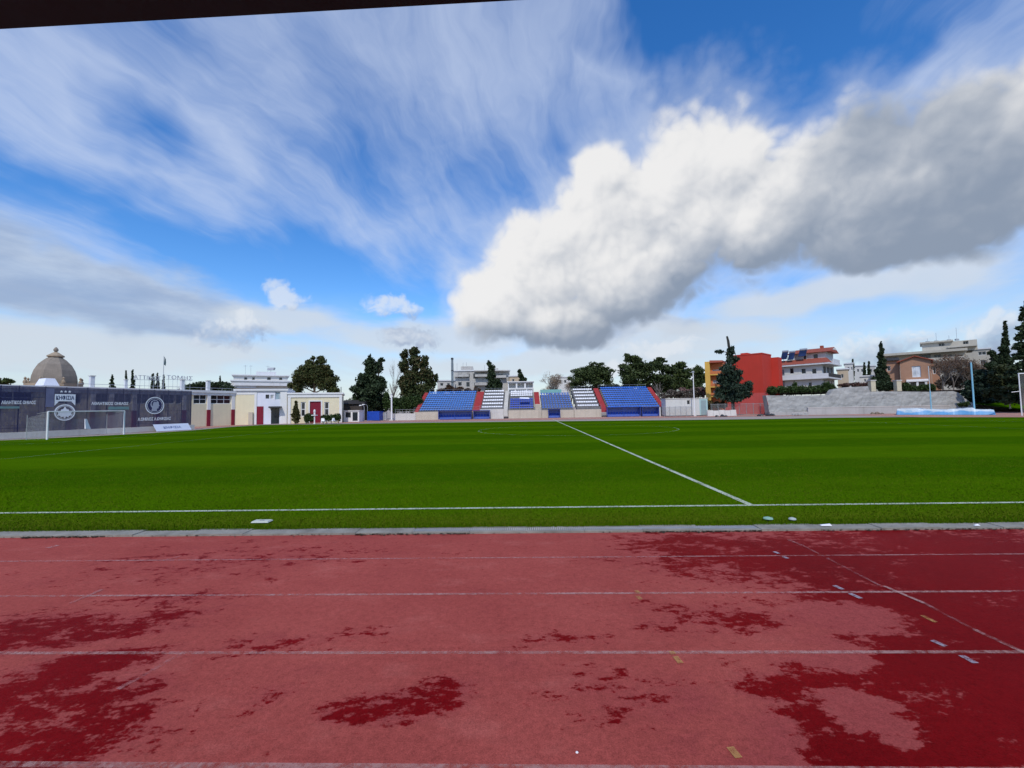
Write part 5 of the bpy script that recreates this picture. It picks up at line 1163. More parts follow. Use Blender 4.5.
for k in range(n): mb = MB(); a = fb_.L*k/n; b_ = fb_.L*(k+1)/n-.03; h = zt*(1 if k % 2 == 0 else .92); mb.hexa([fb_.pt(a, -.05, 0), fb_.pt(b_, -.05, 0), fb_.pt(b_, .55, 0), fb_.pt(a, .55, 0), fb_.pt(a, .08, h), fb_.pt(b_, .08, h), fb_.pt(b_, .42, h), fb_.pt(a, .42, h)]); mb.build('block', M_LCONC, root)
shrub('ochre_shrub', 'low ochre green shrub under the yellow house', [(711, 404, 4, 5), (717, 405, 4, 4.5), (706, 406, 3, 5), (724, 405, 4, 4)], 85, 2200, .2, leafmat('ochre_leaf', (.045, .045, .016), (.14, .10, .04)))

# yellow and red building
M_YEL2 = mat('yellow_render', (.66, .40, .085), .8, .08, .5, grime=.15); M_ORANGE = mat('orange_render', (.55, .17, .06), .8, .1, .6, grime=.15); M_REDR = mat('red_render', (.50, .045, .028), .8, .09, .35, grime=.16); M_REDL = mat('pale_red_render', (.56, .095, .085), .85, .09, .5, grime=.2)
fy = turned(706.2, 724, 93, 385, -30, 0.0); ztY = fy.px(712, 361.8)[1]; root = thing('yellow_house', 'yellow apartment house with orange recesses half hidden by the cedar', 'apartments', fy.pt(0, 0, 0))
uc = fy.px(710.9, 380)[0]; hs = []
for y0, y1 in ((369.3, 373.6), (379.8, 386.2), (390.2, 395)): hs.append((uc+.35, fy.L-.35, fy.px(715, y1)[1], fy.px(715, y0)[1]))
mb = MB(); facade(mb, fy, uc+.003, fy.L, 7, 0, ztY-.3, hs, .3); mb.build('wall', M_ORANGE, root)
for h in hs: window(root, fy, h, 2, 1, rec=.3, gmat=glassmat('pale_blind', (.34, .36, .40), .4))
mb = MB(); mb.fbox(fy, 0, uc, -1.0, 7, 0, ztY); mb.build('yellow_flank', M_YEL2, root)
for py in (375.4, 387.6, 397): z = fy.px(715, py)[1]; mb = MB(); mb.fbox(fy, uc+.003, fy.L, -.95, -.003, z, z+.22); b_ = mb.build('balcony', M_YEL2, root); mb = MB(); mb.fbox(fy, uc+.003, fy.L, -.95, -.87, z+.223, z+.85); mb.build('railing', M_ORANGE, b_)
mb = MB(); mb.hexa([fy.pt(uc, -1.2, ztY-.29), fy.pt(fy.L, -1.2, ztY-.29), fy.pt(fy.L, 7, ztY-.29), fy.pt(uc, 7, ztY-.29), fy.pt(uc, -1.0, ztY+.25), fy.pt(fy.L, -1.0, ztY+.1), fy.pt(fy.L, 7, ztY+.4), fy.pt(uc, 7, ztY+.4)]); mb.build('roof', M_ROOFTILE, root)
fR = turned(732, 763.0, 88, 380, -46, 1.0); zr = fR.px(752, 354.6)[1]; zlow = fR.px(752, 393.0)[1]; root = thing('red_building', 'plain red windowless building with a paler red base behind the cedar', 'building', fR.pt(0, 0, 0))
mb = MB(); facade(mb, fR, 0, fR.L, 5.5, zlow+.003, zr); mb.build('wall', M_REDR, root)
mb = MB(); facade(mb, fR, -2.5, fR.L+.05, 5.6, 0, zlow); mb.v = [tuple(Vector(q)-fR.n*.05) for q in mb.v]; mb.build('base_wall', M_REDL, root)  # base in a paler, pinker red than the wall above
cB = fR.pt(fR.L, 5.53, 0); f3 = Fr(tuple(cB[:2]), tuple((cB+fR.e*1.0)[:2])); f3 = Fr(tuple(cB[:2]), tuple((cB+fR.e*f3.px(779.5, 385)[0])[:2])); z3 = f3.px(774, 357.4)[1]; mb = MB(); facade(mb, f3, -.8, f3.L, 2.2, 0, z3); mb.build('side_wing', M_REDR, root)
mb = MB(); mb.fbox(fR, -.06, fR.L+.06, -.06, 5.56, zr+.003, zr+.22); mb.build('parapet', M_REDR, root)
mb = MB(); mb.fbox(fR, fR.L*.2, fR.L*.42, 2, 4, zr+.223, zr+.7); mb.build('roof_vent', M_REDR, root)
# drooping cedar in front
tree('cedar', 'tall drooping dark cedar with a crooked bare tip before the red building', 'tree', [(730.5, 352, 4.5, 5), (719, 351.6, 5.0, 1.2), (731, 360, 6.5, 6), (729, 369, 8.5, 7), (732, 378, 11.5, 8), (731, 388, 14.5, 8), (733, 397, 13, 6), (742, 391, 7.5, 7), (722, 381, 6, 6), (729.5, 349.5, 2.2, 2), (748, 386, 5, 5), (720, 392, 6, 6)], 84, 8800, .34, M_CEDAR, 733, tr=.35, droop=.5, trunks=[(P(731, 352, 84).x, P(731, 352, 84).z)])
ce = [o for o in COL.objects if o.get('label', '').startswith('tall drooping')][0]; MB().tube([P(731.5, 356, 84), P(730.8, 351, 84), P(728.8, 346, 84), P(728.2, 341, 84), P(726.9, 336.2, 84)], [.28, .26, .24, .22, .16], 6).build('bare_tip', mat('dark_bark', (.035, .035, .03), .9, .3, 3), ce)

# white three storey house with red roofs
fw2 = turned(776, 822.5, 92, 380, -46, 1.0); zt = fw2.px(822, 364.3)[1]; zb0 = ZTER; uR = fw2.L; DV = 10.5
root = thing('white_villa', 'white three storey house with red tiled roofs, solar panels and wrap round balconies', 'house', fw2.pt(0, 0, zb0)); rw = fw2.rect
hs = [rw((777.2, 784.5, 369.4, 377)), rw((777.2, 784.8, 380.3, 388.6)), rw((793.5, 796.8, 382.6, 388)), rw((801, 806, 368.5, 374)), rw((811.5, 816.5, 368.5, 374)), rw((789.5, 793.8, 368, 374)), rw((808, 812, 382, 387.5))]
hs = [(max(h[0], .1), h[1], h[2], h[3]) for h in hs]
mb = MB(); facade(mb, fw2, 0, uR, DV, zb0, zt, hs); mb.build('wall', M_OFFW, root)
for i, h in enumerate(hs): window(root, fw2, h, 2 if i < 2 else 1, 1, fw=.09, gmat=glassmat('grey_bay_glass', (.22, .25, .27), .15) if i < 2 else None)
zs = fw2.px(822, 378.6)[1]
fS = Fr(tuple(fw2.pt(uR, 0, 0)[:2]), tuple(fw2.pt(uR, DV, 0)[:2]))   # the side turned to the right
for nm, z, out in (('floor_slab', zs, 1.3), ('eaves_slab', zt+.003, 1.5)):
    mb = MB(); mb.fbox(fw2, -.2, uR+out, -.9, -.003, z, z+.30); mb.fbox(fw2, uR+.003, uR+out, .0, DV, z, z+.30); mb.build(nm, M_ROOFW, root)
mb = MB(); mb.fbox(fw2, .6, uR+1.25, -.86, -.80, zs+.303, zs+1.05); mb.build('balustrade', M_ROOFW, root)
mb = MB(); mb.fbox(fw2, uR+1.18, uR+1.26, -.78, DV-.1, zs+.303, zs+1.1); mb.build('side_railing', M_DARKMETAL, root)
for z0_, z1_ in ((zb0+.6, zs-.35), (zs+.9, zt-.35)):
    for k in (.12, .42, .70):
        h = (DV*k, DV*k+1.9, z0_, z1_); mb = MB(); mb.fbox(fS, h[0], h[1], -.05, -.003, h[2], h[3]); w = mb.build('window', M_DARKMETAL, root); mb = MB(); mb.fbox(fS, h[0]+.1, h[1]-.1, -.07, -.053, h[2]+.1, h[3]-.1); mb.build('pane', M_GLASS, w)
z1 = fw2.px(815, 357.2)[1]; mb = MB(); mb.hexa([fw2.pt(-.2, -.95, zt+.31), fw2.pt(uR+1.2, -.95, zt+.31), fw2.pt(uR+1.2, 4.2, zt+.31), fw2.pt(-.2, 4.2, zt+.31), fw2.pt(0.4, 2.6, z1), fw2.pt(uR+.2, 2.6, z1), fw2.pt(uR+.2, 4.2, z1), fw2.pt(.4, 4.2, z1)]); mb.build('lower_roof', M_ROOFTILE, root)
f4 = Fr(tuple(fw2.pt(uR*.34, 3.4, 0)[:2]), tuple(fw2.pt(uR+.1, 3.4, 0)[:2])); L4 = f4.L; z2 = f4.px(815, 352.6)[1]; hs = [(L4*.60, L4*.76, zt+1.2, z2-.25), (L4*.28, L4*.40, zt+1.3, z2-.3)]
mb = MB(); facade(mb, f4, 0, L4, 6.6, zt+.33, z2, hs); up = mb.build('upper_storey', M_OFFW, root)
for h in hs: window(up, f4, h, 1, 1, fw=.08)
mb = MB(); mb.fbox(f4, L4+.003, L4+1.2, .2, 6.4, zt+.33, zt+.55); mb.fbox(f4, L4+1.12, L4+1.2, .2, 6.4, zt+.553, zt+1.35); mb.build('upper_balcony', M_ROOFW, root)
z3 = f4.px(822, 346.6)[1]; mb = MB(); mb.hexa([f4.pt(-1.4, -.8, z2+.003), f4.pt(L4+1.0, -.8, z2+.003), f4.pt(L4+1.0, 7.2, z2+.003), f4.pt(-1.4, 7.2, z2+.003), f4.pt(-.4, 3.0, z3), f4.pt(L4+.9, 3.0, z3), f4.pt(L4+.9, 3.6, z3), f4.pt(-.4, 3.6, z3)]); mb.build('upper_roof', M_ROOFTILE, root)
mb = MB(); mb.prism([f4.pt(L4+.903, -.4, z2+.05), f4.pt(L4+.903, 6.9, z2+.05), f4.pt(L4+.903, 3.3, z3-.1)], f4.e*.05); mb.build('gable', M_OFFW, root)
mb = MB(); mb.fbox(f4, L4*.72, L4*.82, 3.0, 3.8, z3-.4, z3+.55); mb.build('chimney', M_ROOFTILE, root)
M_SOLAR = glassmat('solar_glass', (.012, .02, .06), .12)
for (x0, x1, yy0, yy1) in ((779.5, 785.5, 351.5, 359), (786.6, 792.4, 352, 359.5), (797, 804.5, 349.6, 356)):
    u0, u1, za, zb_ = rw((x0, x1, yy0, yy1)); mb = MB(); za = max(za, zt+.6); mb.hexa([fw2.pt(u0, .6, za), fw2.pt(u1, .6, za), fw2.pt(u1, .7, za-.05), fw2.pt(u0, .7, za-.05), fw2.pt(u0, 2.0, zb_), fw2.pt(u1, 2.0, zb_), fw2.pt(u1, 2.1, zb_-.05), fw2.pt(u0, 2.1, zb_-.05)]); p_ = mb.build('solar_panel', M_SOLAR, root)
    mb = MB(); mb.tube([fw2.pt(u0, 2.15, zb_+.15), fw2.pt(u1, 2.15, zb_+.15)], .28, 10); mb.tube([fw2.pt(u0+.2, 2.1, zt+.3), fw2.pt(u0+.2, 2.1, zb_)], .05, 4); mb.tube([fw2.pt(u1-.2, 2.1, zt+.3), fw2.pt(u1-.2, 2.1, zb_)], .05, 4); mb.build('water_tank', M_GALV, p_)
shrub('hedge', 'clipped dark hedge along the top of the wall before the white three storey house', [(772, 391, 5, 4.5), (781, 390, 5, 4), (791, 390.5, 6, 4.5), (801, 390, 6, 4), (811, 390.2, 6, 4), (820, 389.5, 6, 4.5), (829, 389, 6, 5), (826, 386.5, 4, 4), (795, 386, 2.2, 4)], 83, 6500, .22, M_HEDGE, 'hedge', z0=3.2)
# distant houses and trees on the rise
for (x0, x1, yt, Y, m_, lab, wn) in ((838, 849, 369.5, 125, M_SAND, 'small cream house right beside the white three storey house', [(841, 843.5, 374, 378, 1)]), (845.5, 854, 363.8, 150, M_OFFW, 'tall narrow far white house between the cypress and the white house', [(847.5, 849.5, 367, 370, 1), (851, 852.5, 367, 370, 1)]), (855, 866, 366.0, 165, M_OFFW, 'far white house under the three small cypresses', [(857, 859, 369, 372, 1), (861, 863, 369, 372, 1)]), (861, 874, 376.5, 130, M_OFFW, 'low white house left of the large cypress', [(864, 866, 379, 382, 1)]), (868, 876, 366, 170, M_GREYW, 'far grey white house partly hidden by the large cypress', [(870, 872, 369, 372, 1)])):
    house('hillside_house', lab, 'house', x0, x1, Y, yt, 9, m_, wn, z0=ZTER)
for px, y0, y1, rx, lab, Y in ((852.8, 385, 359, 1.8, 'tiny far cypress above the tall narrow white house', 160), (864.5, 386, 362.5, 2.0, 'left one of two small far cypresses left of the big cypress', 140), (868.8, 386, 361.5, 1.9, 'right one of two small far cypresses left of the big cypress', 140)):
    tree('cypress', lab, 'cypress', column(px, y0, y1, rx, 7, .2), Y, 1300, .34, M_DGREEN, px, z0=ZTER, tr=.15, group='cypresses on the rise')
tree('cypress', 'large dense dark cypress column left of the brown house', 'cypress', column(881.2, 388, 342.5, 5.2, 9, .12)+[(879.5, 380, 6, 8), (884, 378, 5.5, 8)], 92, 6800, .30, M_DGREEN, 881, z0=ZTER, tr=.25)
shrub('garden_bushes', 'reddish brown low bushes along the wall top between the houses', [(845, 385.5, 6, 2.5), (856, 384.5, 7, 2.8), (867, 384.5, 6, 2.5)], 88, 2200, .2, leafmat('reddish_leaf', (.05, .030, .022), (.13, .065, .05)), 'shrubs', z0=ZTER)
# brown house
M_BRICK = mat('pinkish_brown_render', (.40, .225, .145), .85, .12, .5, grime=.25); Yb = 96
fb2 = turned(900.5, 931.5, Yb, 375); L = fb2.L; ze = fb2.px(915, 360.6)[1]; za = fb2.px(915.5, 357.0)[1]
root = thing('brown_house', 'pinkish brown gabled house with white shuttered window and porch', 'house', fb2.pt(0, 0, ZTER)); h = fb2.rect((912, 920.8, 366, 377.2)); hp = fb2.rect((908, 925, 382.4, 389.5)); hp = (hp[0], hp[1], max(hp[2], ZTER+.05), hp[3])
mb = MB(); facade(mb, fb2, 0, L, 10, ZTER, ze, [h, hp]); mb.prism([fb2.pt(0, .001, ze+.001), fb2.pt(L, .001, ze+.001), fb2.pt(L/2, .001, za)], fb2.n*9.9); mb.build('wall', M_BRICK, root)
w = window(root, fb2, h, 2, 1, fmat=M_WHITE, gmat=glassmat('white_shutter', (.50, .53, .56), .5)); w['label'] = 'white shuttered window'
window(root, fb2, hp, 3, 1, fmat=M_DARKMETAL, name='porch_door')
for s in (0, 1):
    a = fb2.pt(-.5 if s == 0 else L+.5, -.5, ze-.25); b_ = fb2.pt(L/2, -.5, za+.12); mb = MB(); up_ = Vector((0, 0, .2)); mb.hexa([a, b_, b_+fb2.n*11, a+fb2.n*11, a+up_, b_+up_, b_+fb2.n*11+up_, a+fb2.n*11+up_]); mb.build('roof', M_ROOFTILE if s == 0 else M_ROOFTILE, root)
zp = fb2.px(915, 381.6)[1]; ua, ub_ = fb2.rect((906.5, 928.5, 380, 382))[:2]; mb = MB(); mb.hexa([fb2.pt(ua, -2, zp-.1), fb2.pt(ub_, -2, zp-.1), fb2.pt(ub_, -.003, zp+.1), fb2.pt(ua, -.003, zp+.1), fb2.pt(ua, -2, zp+.1), fb2.pt(ub_, -2, zp+.1), fb2.pt(ub_, -.003, zp+.5), fb2.pt(ua, -.003, zp+.5)]); mb.build('porch_roof', M_WHITE, root)
for k in (.12, .5, .88): u = ua+(ub_-ua)*k; mb = MB(); mb.fbox(fb2, u-.18, u+.18, -1.9, -1.55, ZTER, zp-.1); mb.build('porch_column', M_WHITE, root)
f5 = turned(885.5, 900.2, Yb+3.5, 375); z5 = f5.px(893, 360.6)[1]; h = f5.rect((887, 890.5, 366, 371))
mb = MB(); facade(mb, f5, 0, f5.L, 6, ZTER, z5, [h]); wg = mb.build('side_wing', M_BRICK, root); window(wg, f5, h, 1, 1, fw=.08)
mb = MB(); mb.hexa([f5.pt(-.4, -.6, z5+.003), f5.pt(f5.L+.0, -.6, z5+.003), f5.pt(f5.L, 6.4, z5+.003), f5.pt(-.4, 6.4, z5+.003), f5.pt(-.2, 2.6, z5+.8), f5.pt(f5.L, 2.6, z5+.8), f5.pt(f5.L, 3, z5+.8), f5.pt(-.2, 3, z5+.8)]); mb.build('wing_roof', M_DARKROOF, root)
f6 = turned(931.8, 940.5, Yb+1.5, 375); z6 = f6.px(935, 364)[1]; h = f6.rect((932.6, 936, 366.5, 374)); mb = MB(); facade(mb, f6, 0, f6.L, 6, ZTER, z6, [(max(h[0], .1), h[1], h[2], h[3])]); wg = mb.build('recessed_bay', M_BRICK, root); window(wg, f6, (max(h[0], .1), h[1], h[2], h[3]), 1, 1, fw=.12)
for px, nm in ((873.5, 'left'), (899.3, 'right')):
    fg = front(px-2.3, px+2.3, 82, 386); zt = fg.px(px, 380.8)[1]; root = thing('gate_pillar', 'cream gate pillar '+('by the large cypress at the end of the bank' if nm == 'left' else 'standing before the brown house wing'), 'pillar', fg.pt(fg.L/2, 0, ZTER-.6)); mb = MB(); mb.fbox(fg, 0, fg.L, 0, .8, 2.8, zt); mb.build('shaft', mat('cream_stone', (.56, .50, .36), .85, .1, 1, grime=.2), root); mb = MB(); mb.fbox(fg, -.1, fg.L+.1, -.1, .9, zt+.002, zt+.16); mb.build('cap', M_LCONC, root)
shrub('hedge', 'dark hedge between the two cream gate pillars', [(880, 386, 5, 4.5), (888, 386.5, 6, 4.5), (895, 386, 4, 4.5)], 84, 3000, .22, M_DGREEN, 'hedge', z0=3)
shrub('hedge', 'green hedge before the porch of the brown house', [(906, 387, 4, 4.5), (914, 389, 6, 3), (924, 388, 5, 3.5), (931, 388, 4, 4)], 84, 3000, .2, M_HEDGE, 'hedge', z0=3)
# large pale flat roofed building behind
Yl = 118; M_LBEIGE = mat('pale_beige_render', (.47, .44, .37), .85, .1, .35, grime=.3)
root, fr, ZT = house('flat_roofed_block', 'large pale flat roofed apartment block with long dark terraces behind the brown house', 'apartments', 884, 968, Yl, 353.5, 14, M_LBEIGE, [(919, 931, 354.6, 358.6, 2), (934, 941, 354.6, 359.6, 2), (944, 952, 354.6, 359.6, 2), (955, 963, 355, 359.6, 2), (886, 898, 357, 360, 2), (944, 952, 362, 367, 1), (955, 963, 362, 367, 1)], z0=ZTER, parapet=.3, wrec=1.0)
mb = MB(); a = fr.rect((883, 967, 350.8, 353)); mb.fbox(fr, a[0], a[1], -2.6, -.305, ZT-.1, ZT+.5); mb.build('roof_slab', M_LBEIGE, root)
a = fr.rect((916, 968, 359.8, 361.5)); mb = MB(); mb.fbox(fr, a[0], a[1], -2.2, -.003, a[2], a[3]+.5); mb.build('terrace_parapet', M_LBEIGE, root)
f7 = Fr(tuple(fr.pt(fr.L*.50, 3, 0)[:2]), tuple(fr.pt(fr.L*1.10, 3, 0)[:2])); z7 = f7.px(950, 341.5)[1]; hs = [f7.rect(w) for w in ((938.5, 944.5, 343.0, 346), (963, 968.5, 341, 344), (977.5, 987, 346, 349.2))]
hs = [(h[0], min(h[1], f7.L-.1), max(h[2], ZT+.6), min(h[3], z7-.05)) for h in hs]
mb = MB(); facade(mb, f7, 0, f7.L, 9, ZT+.305, z7, hs, .8); st = mb.build('penthouse', M_LBEIGE, root)
for h in hs: window(st, f7, h, 2, 1, fw=.08, rec=.8)
mb = MB(); mb.fbox(f7, -.4, f7.L*.62, -.8, 9.2, z7+.003, z7+.35); mb.fbox(f7, f7.L*.5, f7.L+.5, -1.8, 9.0, ZT+1.2, ZT+1.55); mb.build('penthouse_roof', M_LBEIGE, root)
for k, hh in ((.12, 1.2), (.3, 2.6), (.55, 1.5), (.7, 3.4)): mb = MB(); q = f7.pt(f7.L*k, 2, z7+.3); mb.tube([q, q+Vector((0, 0, hh))], .05, 4); mb.box(q.x-.4, q.x+.4, q.y-.2, q.y+.2, q.z, q.z+.45); mb.build('roof_equipment', M_GALV, root)
house('grey_stepped_house', 'grey white stepped house showing over the evergreens right of the flat roofed block', 'apartments', 966, 992, 124, 349.5, 10, M_LBEIGE, [(978, 986, 351.5, 355, 2), (980, 986, 360, 364, 1)], z0=ZTER)
# bare brown trees and evergreens at right
for px, yt, Y, sd_, lab in ((944.5, 357, 86, 31, 'brown bare tree left of the others beside the brown house'), (955, 354.5, 88, 33, 'tallest brown bare tree before the flat roofed block'), (968, 356, 87, 35, 'brown bare tree behind the taller light blue pole'), (980, 360, 90, 37, 'brown bare tree merging with the evergreens at right')):
    bare_tree('bare_tree', lab, px, Y, 3.4, yt,   .60, M_GREYBARK, sd_, 5, .11, 'bare trees on the bank', M_BROWNLEAF, 2200)
mb = MB(); a = G(968, 414.5); 
mb.add([(xw1+.6, 78.8, 1.3), (xw1+2.0, 73, .35), (75, 60, .35), (130, 56, .5), (130, 86, 3.2), (xw1+.6, 86, 2.6)], [(0, 1, 2, 3, 4, 5)]); struct('grass_bank', mb, M_GRASS)
tree('cypress', 'slim dark cypress spire rising from the evergreens at right', 'cypress', column(1005.2, 372, 321.5, 3.8, 10, .12)+[(1006, 362, 6, 6), (1004, 350, 4, 5)], 76, 4200, .28, M_DGREEN, 1005, z0=1.5, tr=.2)
CF = []
for i in range(9): f = i/8; w = 3+f*16; CF += [(1024+random.uniform(-2, 2), 306+f*78, w*.6, 4.5), (1024-w*.62, 309+f*78, w*.42, 2.6), (1024+w*.62, 309+f*78, w*.42, 2.6)]
tree('conifer', 'tall layered dark conifer cut by the right edge', 'conifer', CF, 68, 7500, .30, M_DGREEN, 1024, z0=1.2, tr=.3, flat=.4, droop=.2)
for lab, L, Y, n, m_ in (('broad dark evergreen right of the taller light blue pole', [(985, 378, 11, 9), (978, 388, 11, 9), (992, 388, 12, 10), (986, 398, 16, 7), (970, 394, 8, 8)], 80, 6500, M_CEDAR), ('olive green evergreen below the slim cypress spire', [(1003, 370, 8, 7), (998, 378, 9, 7), (1008, 382, 10, 8), (1002, 392, 13, 9), (1012, 396, 9, 6)], 74, 6500, leafmat('olive_dark_leaf', (.020, .030, .012), (.062, .072, .024))), ('dark evergreen filling the right edge behind the white frame', [(1022, 388, 12, 10), (1034, 380, 14, 12), (1016, 398, 10, 7), (1030, 398, 14, 8)], 70, 6000, M_DGREEN), ('small evergreen with forked top left of the cypress spire', [(992.5, 353, 2.6, 3.5), (996, 358, 4, 4), (993, 366, 6, 6)], 84, 2400, M_DGREEN)):
    tree('evergreen_tree', lab, 'evergreen', L, Y, n, .30, m_, None, z0=1.2, tr=.22, group='evergreens on the right bank')
shrub('grey_brush', 'tangled grey brown brush under the bare trees on the bank', [(940, 384, 5, 7), (948, 380, 7, 10), (958, 379, 7, 11), (968, 380, 7, 11), (977, 380, 6, 10), (985, 378, 6, 10)], 90, 7000, .17, leafmat('brush_twig', (.055, .045, .035), (.15, .115, .085)), 'shrubs', z0=3.4)
shrub('low_shrub', 'small green shrub at the foot of the bank behind the blue mat', [(966, 404, 4, 3), (961, 405, 3, 2.4)], 75, 900, .16, M_HEDGE, z0=0)
c = P(1009.5, 398, 72); root = thing('marker_post', 'short pale post on the grass bank under the evergreens', 'post', (c.x, 72, .8)); MB().tube([(c.x, 72, .6), (c.x, 72, P(1009.5, 391.5, 72).z)], .09, 7).build('shaft', M_BEIGE, root); MB().lathe((c.x, 72, P(1009.5, 391.5, 72).z), [(.12, .002), (.12, .08), (.04, .16)], 8).build('cap', M_LCONC, root)
# jumping mat under its cover and the two light blue uprights
Ym = 66.0; fm = turned(895.5, 996, Ym, 412); L = fm.L; zt = .9
root = thing('landing_mat', 'long landing mat under a rumpled white and sky blue cover', 'mat', fm.pt(L/2, 0, 0)); NU, NV = 60, 10; g = []; rr = random.Random(8)
for i in range(NU+1):
    row = []
    for j in range(NV+1):
        u = L*i/NU; v = 4.2*j/NV; e_ = min(i, NU-i)/1.0; ee = min(1, e_)*min(1, j/.9, (NV-j)/.9); z = zt*(.94+.12*math.sin(u*.9)+.05*math.sin(u*3.1+v*2)+.04*rr.uniform(-1, 1))*(min(1, .02+ee*1.1))
        if u > L*.8: z *= .78
        row.append(fm.pt(u, v+(.12*math.sin(u*2) if j == 0 else 0), max(z, .02)))
    g.append(row)
mb = MB()
for i in range(NU):
    for j in range(NV): mb.quad(g[i][j], g[i+1][j], g[i+1][j+1], g[i][j+1])
m, t, b = newmat('tarpaulin'); p = world_pos(t); x, y, z = sep(t, p); nn = noise(t, comb(t, x*.35, y*.8, z*1.2), 1.0, 4, .55)
c_ = mixc(t, sstep(t, (z-.50)*1.4+(nn-.5)*2.2, -.25, .25), (.11, .33, .58), (.56, .64, .68)); c_ = mixc(t, sstep(t, nn, .58, .62)*.6, c_, (.16, .44, .62)); link(t, c_, b.inputs['Base Color']); b.inputs['Roughness'].default_value = .45
mb.build('cover', m, root, smooth=True)
mb = MB(); mb.fbox(fm, .2, L-.2, .3, 3.9, 0, .12); mb.build('pallet', M_DARKMETAL, root)
M_SKYP = mat('light_blue_pole', (.20, .46, .60), .4, .08, 2, spec=.5)
for px, y0, Y, r, ysp, lab in ((931.5, 366, 67.5, .075, 391, 'left light blue upright whose thin top is pale grey'), (974.6, 362.5, 66.8, .10, 362.5, 'right, taller and thicker light blue upright')):
    c = P(px, 412, Y); zt_ = P(px, y0, Y).z; zs_ = P(px, ysp, Y).z; root = thing('upright_pole', lab, 'pole', (c.x, Y, 0))
    MB().tube([(c.x, Y, 0), (c.x, Y, zs_)], r, 8).build('pole', M_SKYP, root); MB().box(c.x-.3, c.x+.3, Y-.3, Y+.3, 0, .1).build('base_plate', M_GALV, root)
    if zs_ < zt_-.3: MB().tube([(c.x, Y, zs_), (c.x, Y, zt_)], r*.6, 6).build('thin_extension', mat('pale_pole', (.50, .58, .62), .4, .08, 2), root)
    else: MB().lathe((c.x, Y, zt_), [(r*1.2, .002), (r*1.2, .08), (.02, .14)], 8).build('cap', M_GALV, root)
Yg = 58; c = P(1021.5, 410, Yg); zt_ = P(1021.5, 373.5, Yg).z; root = thing('net_screen', 'tall white tubular frame standing at the right edge', 'frame', (c.x, Yg, 0))
for dx in (0, 3.2): MB().tube([(c.x+dx, Yg, 0), (c.x+dx, Yg, zt_)], .06, 8).build('post', M_WMETAL, root)
MB().tube([(c.x-.05, Yg, zt_), (c.x+3.25, Yg, zt_)], .07, 8).build('top_bar', M_WMETAL, root); MB().tube([(c.x, Yg, zt_*.58), (c.x-.75, Yg+.3, zt_*.56)], .04, 6).build('bracket', M_WMETAL, root)
MB().quad((c.x+.08, Yg, .3), (c.x+3.1, Yg, .3), (c.x+3.1, Yg, zt_-.08), (c.x+.08, Yg, zt_-.08)).build('net', netmat('frame_net', (.3, .3, .3), .12, .012, 'xz', .02), root)

# ================================================================== NEAR THINGS
q = G(262, 523.2); root = thing('inspection_cover', 'small white cover plate lying in the turf left of centre near the kerb', 'cover', q); mb = MB()
mb.hexa([(q.x-.17, q.y-.09, .03), (q.x+.17, q.y-.09, .03), (q.x+.17, q.y+.09, .03), (q.x-.17, q.y+.09, .03), (q.x-.155, q.y-.075, .055), (q.x+.155, q.y-.075, .055), (q.x+.155, q.y+.075, .055), (q.x-.155, q.y+.075, .055)]); mb.build('plate', mat('plate_white', (.50, .53, .46), .6, .12, 8), root); mb = MB(); mb.box(q.x-.04, q.x+.04, q.y-.015, q.y+.015, .057, .066); mb.build('grip', M_GALV, root)
for px, py, w, lab, col in ((768.3, 521.8, .085, 'pale green flat disc lying in the turf margin', (.24, .42, .32)), (792.5, 522.4, .065, 'whitish flat disc lying right of the green one', (.40, .45, .42))):
    q = G(px, py); mb = MB(); mb.lathe((q.x, q.y, .045), [(w*.8, 0), (w, .012), (w*.9, .03), (w*.3, .045), (.02, .045)], 14); tag(mb.build('marker_disc', mat('disc_%d' % px, col, .6, .1, 8), loc=(q.x, q.y, .03)), lab, 'disc')
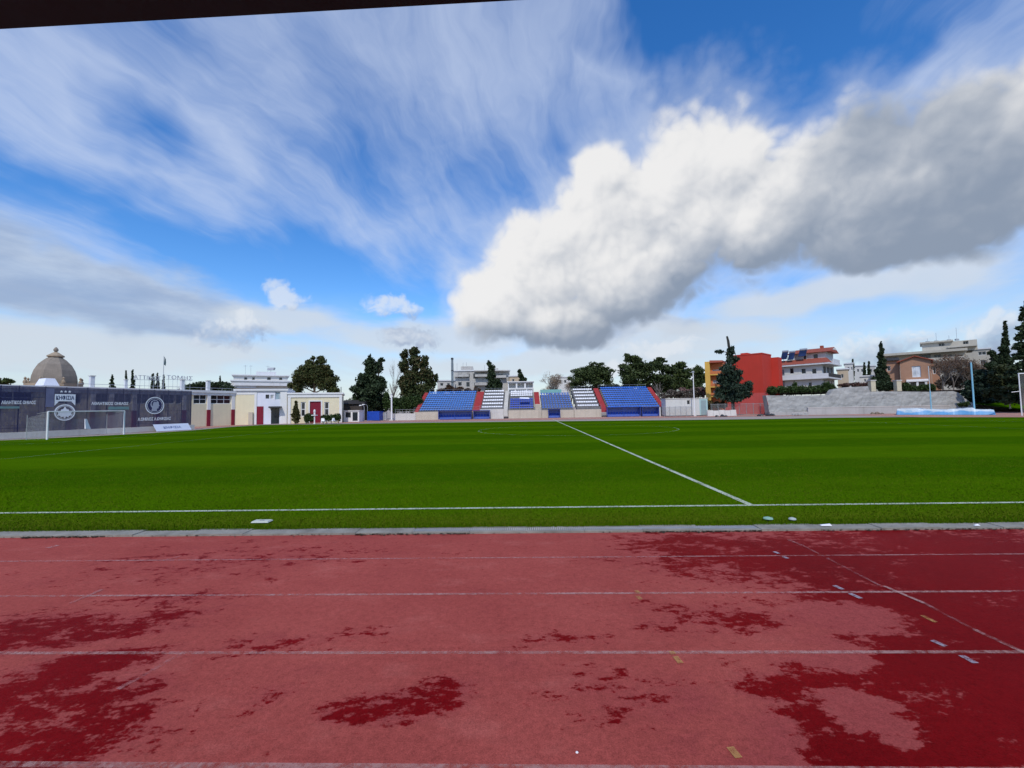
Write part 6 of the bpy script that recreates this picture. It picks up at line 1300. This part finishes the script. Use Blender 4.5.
q = G(826, 528); mb = MB(); mb.hexa([(q.x-.10, q.y-.03, .045), (q.x+.08, q.y-.04, .045), (q.x+.10, q.y+.03, .05), (q.x-.08, q.y+.04, .045), (q.x-.08, q.y-.02, .06), (q.x+.06, q.y-.03, .075), (q.x+.08, q.y+.02, .07), (q.x-.06, q.y+.03, .055)]); tag(mb.build('paper_scrap', M_PRINT, loc=(q.x, q.y, .04)), 'crumpled white paper scrap on the kerb', 'litter')
q = G(977, 528); mb = MB(); mb.hexa([(q.x-.05, q.y-.02, .045), (q.x+.04, q.y-.02, .045), (q.x+.05, q.y+.02, .05), (q.x-.04, q.y+.02, .045), (q.x-.03, q.y-.01, .06), (q.x+.03, q.y-.015, .055), (q.x+.03, q.y+.015, .065), (q.x-.03, q.y+.01, .055)]); tag(mb.build('paper_scrap', M_PRINT, loc=(q.x, q.y, .04)), 'tiny white scrap on the kerb beside dark leaves', 'litter')
q = G(577, 753); mb = MB(); mb.lathe((q.x, q.y, 0), [(.007, 0), (.010, .004), (.005, .009)], 7); tag(mb.build('pebble', M_PRINT, loc=q), 'single tiny white pebble on the red track', 'pebble')

# shelter roof over the camera: fascia at the front edge, sheet roof sloping up behind it
ye, ze = .25, 2.422
root = thing('shelter_roof', 'dark metal edge of the shelter roof overhead', 'roof', (0, ye, ze)); M_EAVE = mat('dark_fascia', (.085, .15, .16), .75, .35, 6, grime=.4)
zf = lambda x: ze+.0135*(x+.3)
MB().hexa([(-6, ye-.05, zf(-6)), (7, ye-.05, zf(7)), (7, ye, zf(7)), (-6, ye, zf(-6)), (-6, ye-.05, zf(-6)+.12), (7, ye-.05, zf(7)+.12), (7, ye, zf(7)+.12), (-6, ye, zf(-6)+.12)]).build('fascia', M_EAVE, root)
MB().hexa([(-6, -3, ze+.5), (7, -3, ze+.5), (7, ye-.053, zf(7)+.03), (-6, ye-.053, zf(-6)+.03), (-6, -3, ze+.55), (7, -3, ze+.55), (7, ye-.053, zf(7)+.08), (-6, ye-.053, zf(-6)+.08)]).build('roof_sheet', M_EAVE, root)
for x in (-5.9, 6.9): MB().tube([(x, -2.9, 0), (x, -2.9, ze+.5)], .06, 8).build('post', M_GALV, root)
mb = MB(); mb.box(-6, 7, -3.1, -3.02, 0, ze+.48); mb.build('back_wall', M_LCONC, root)
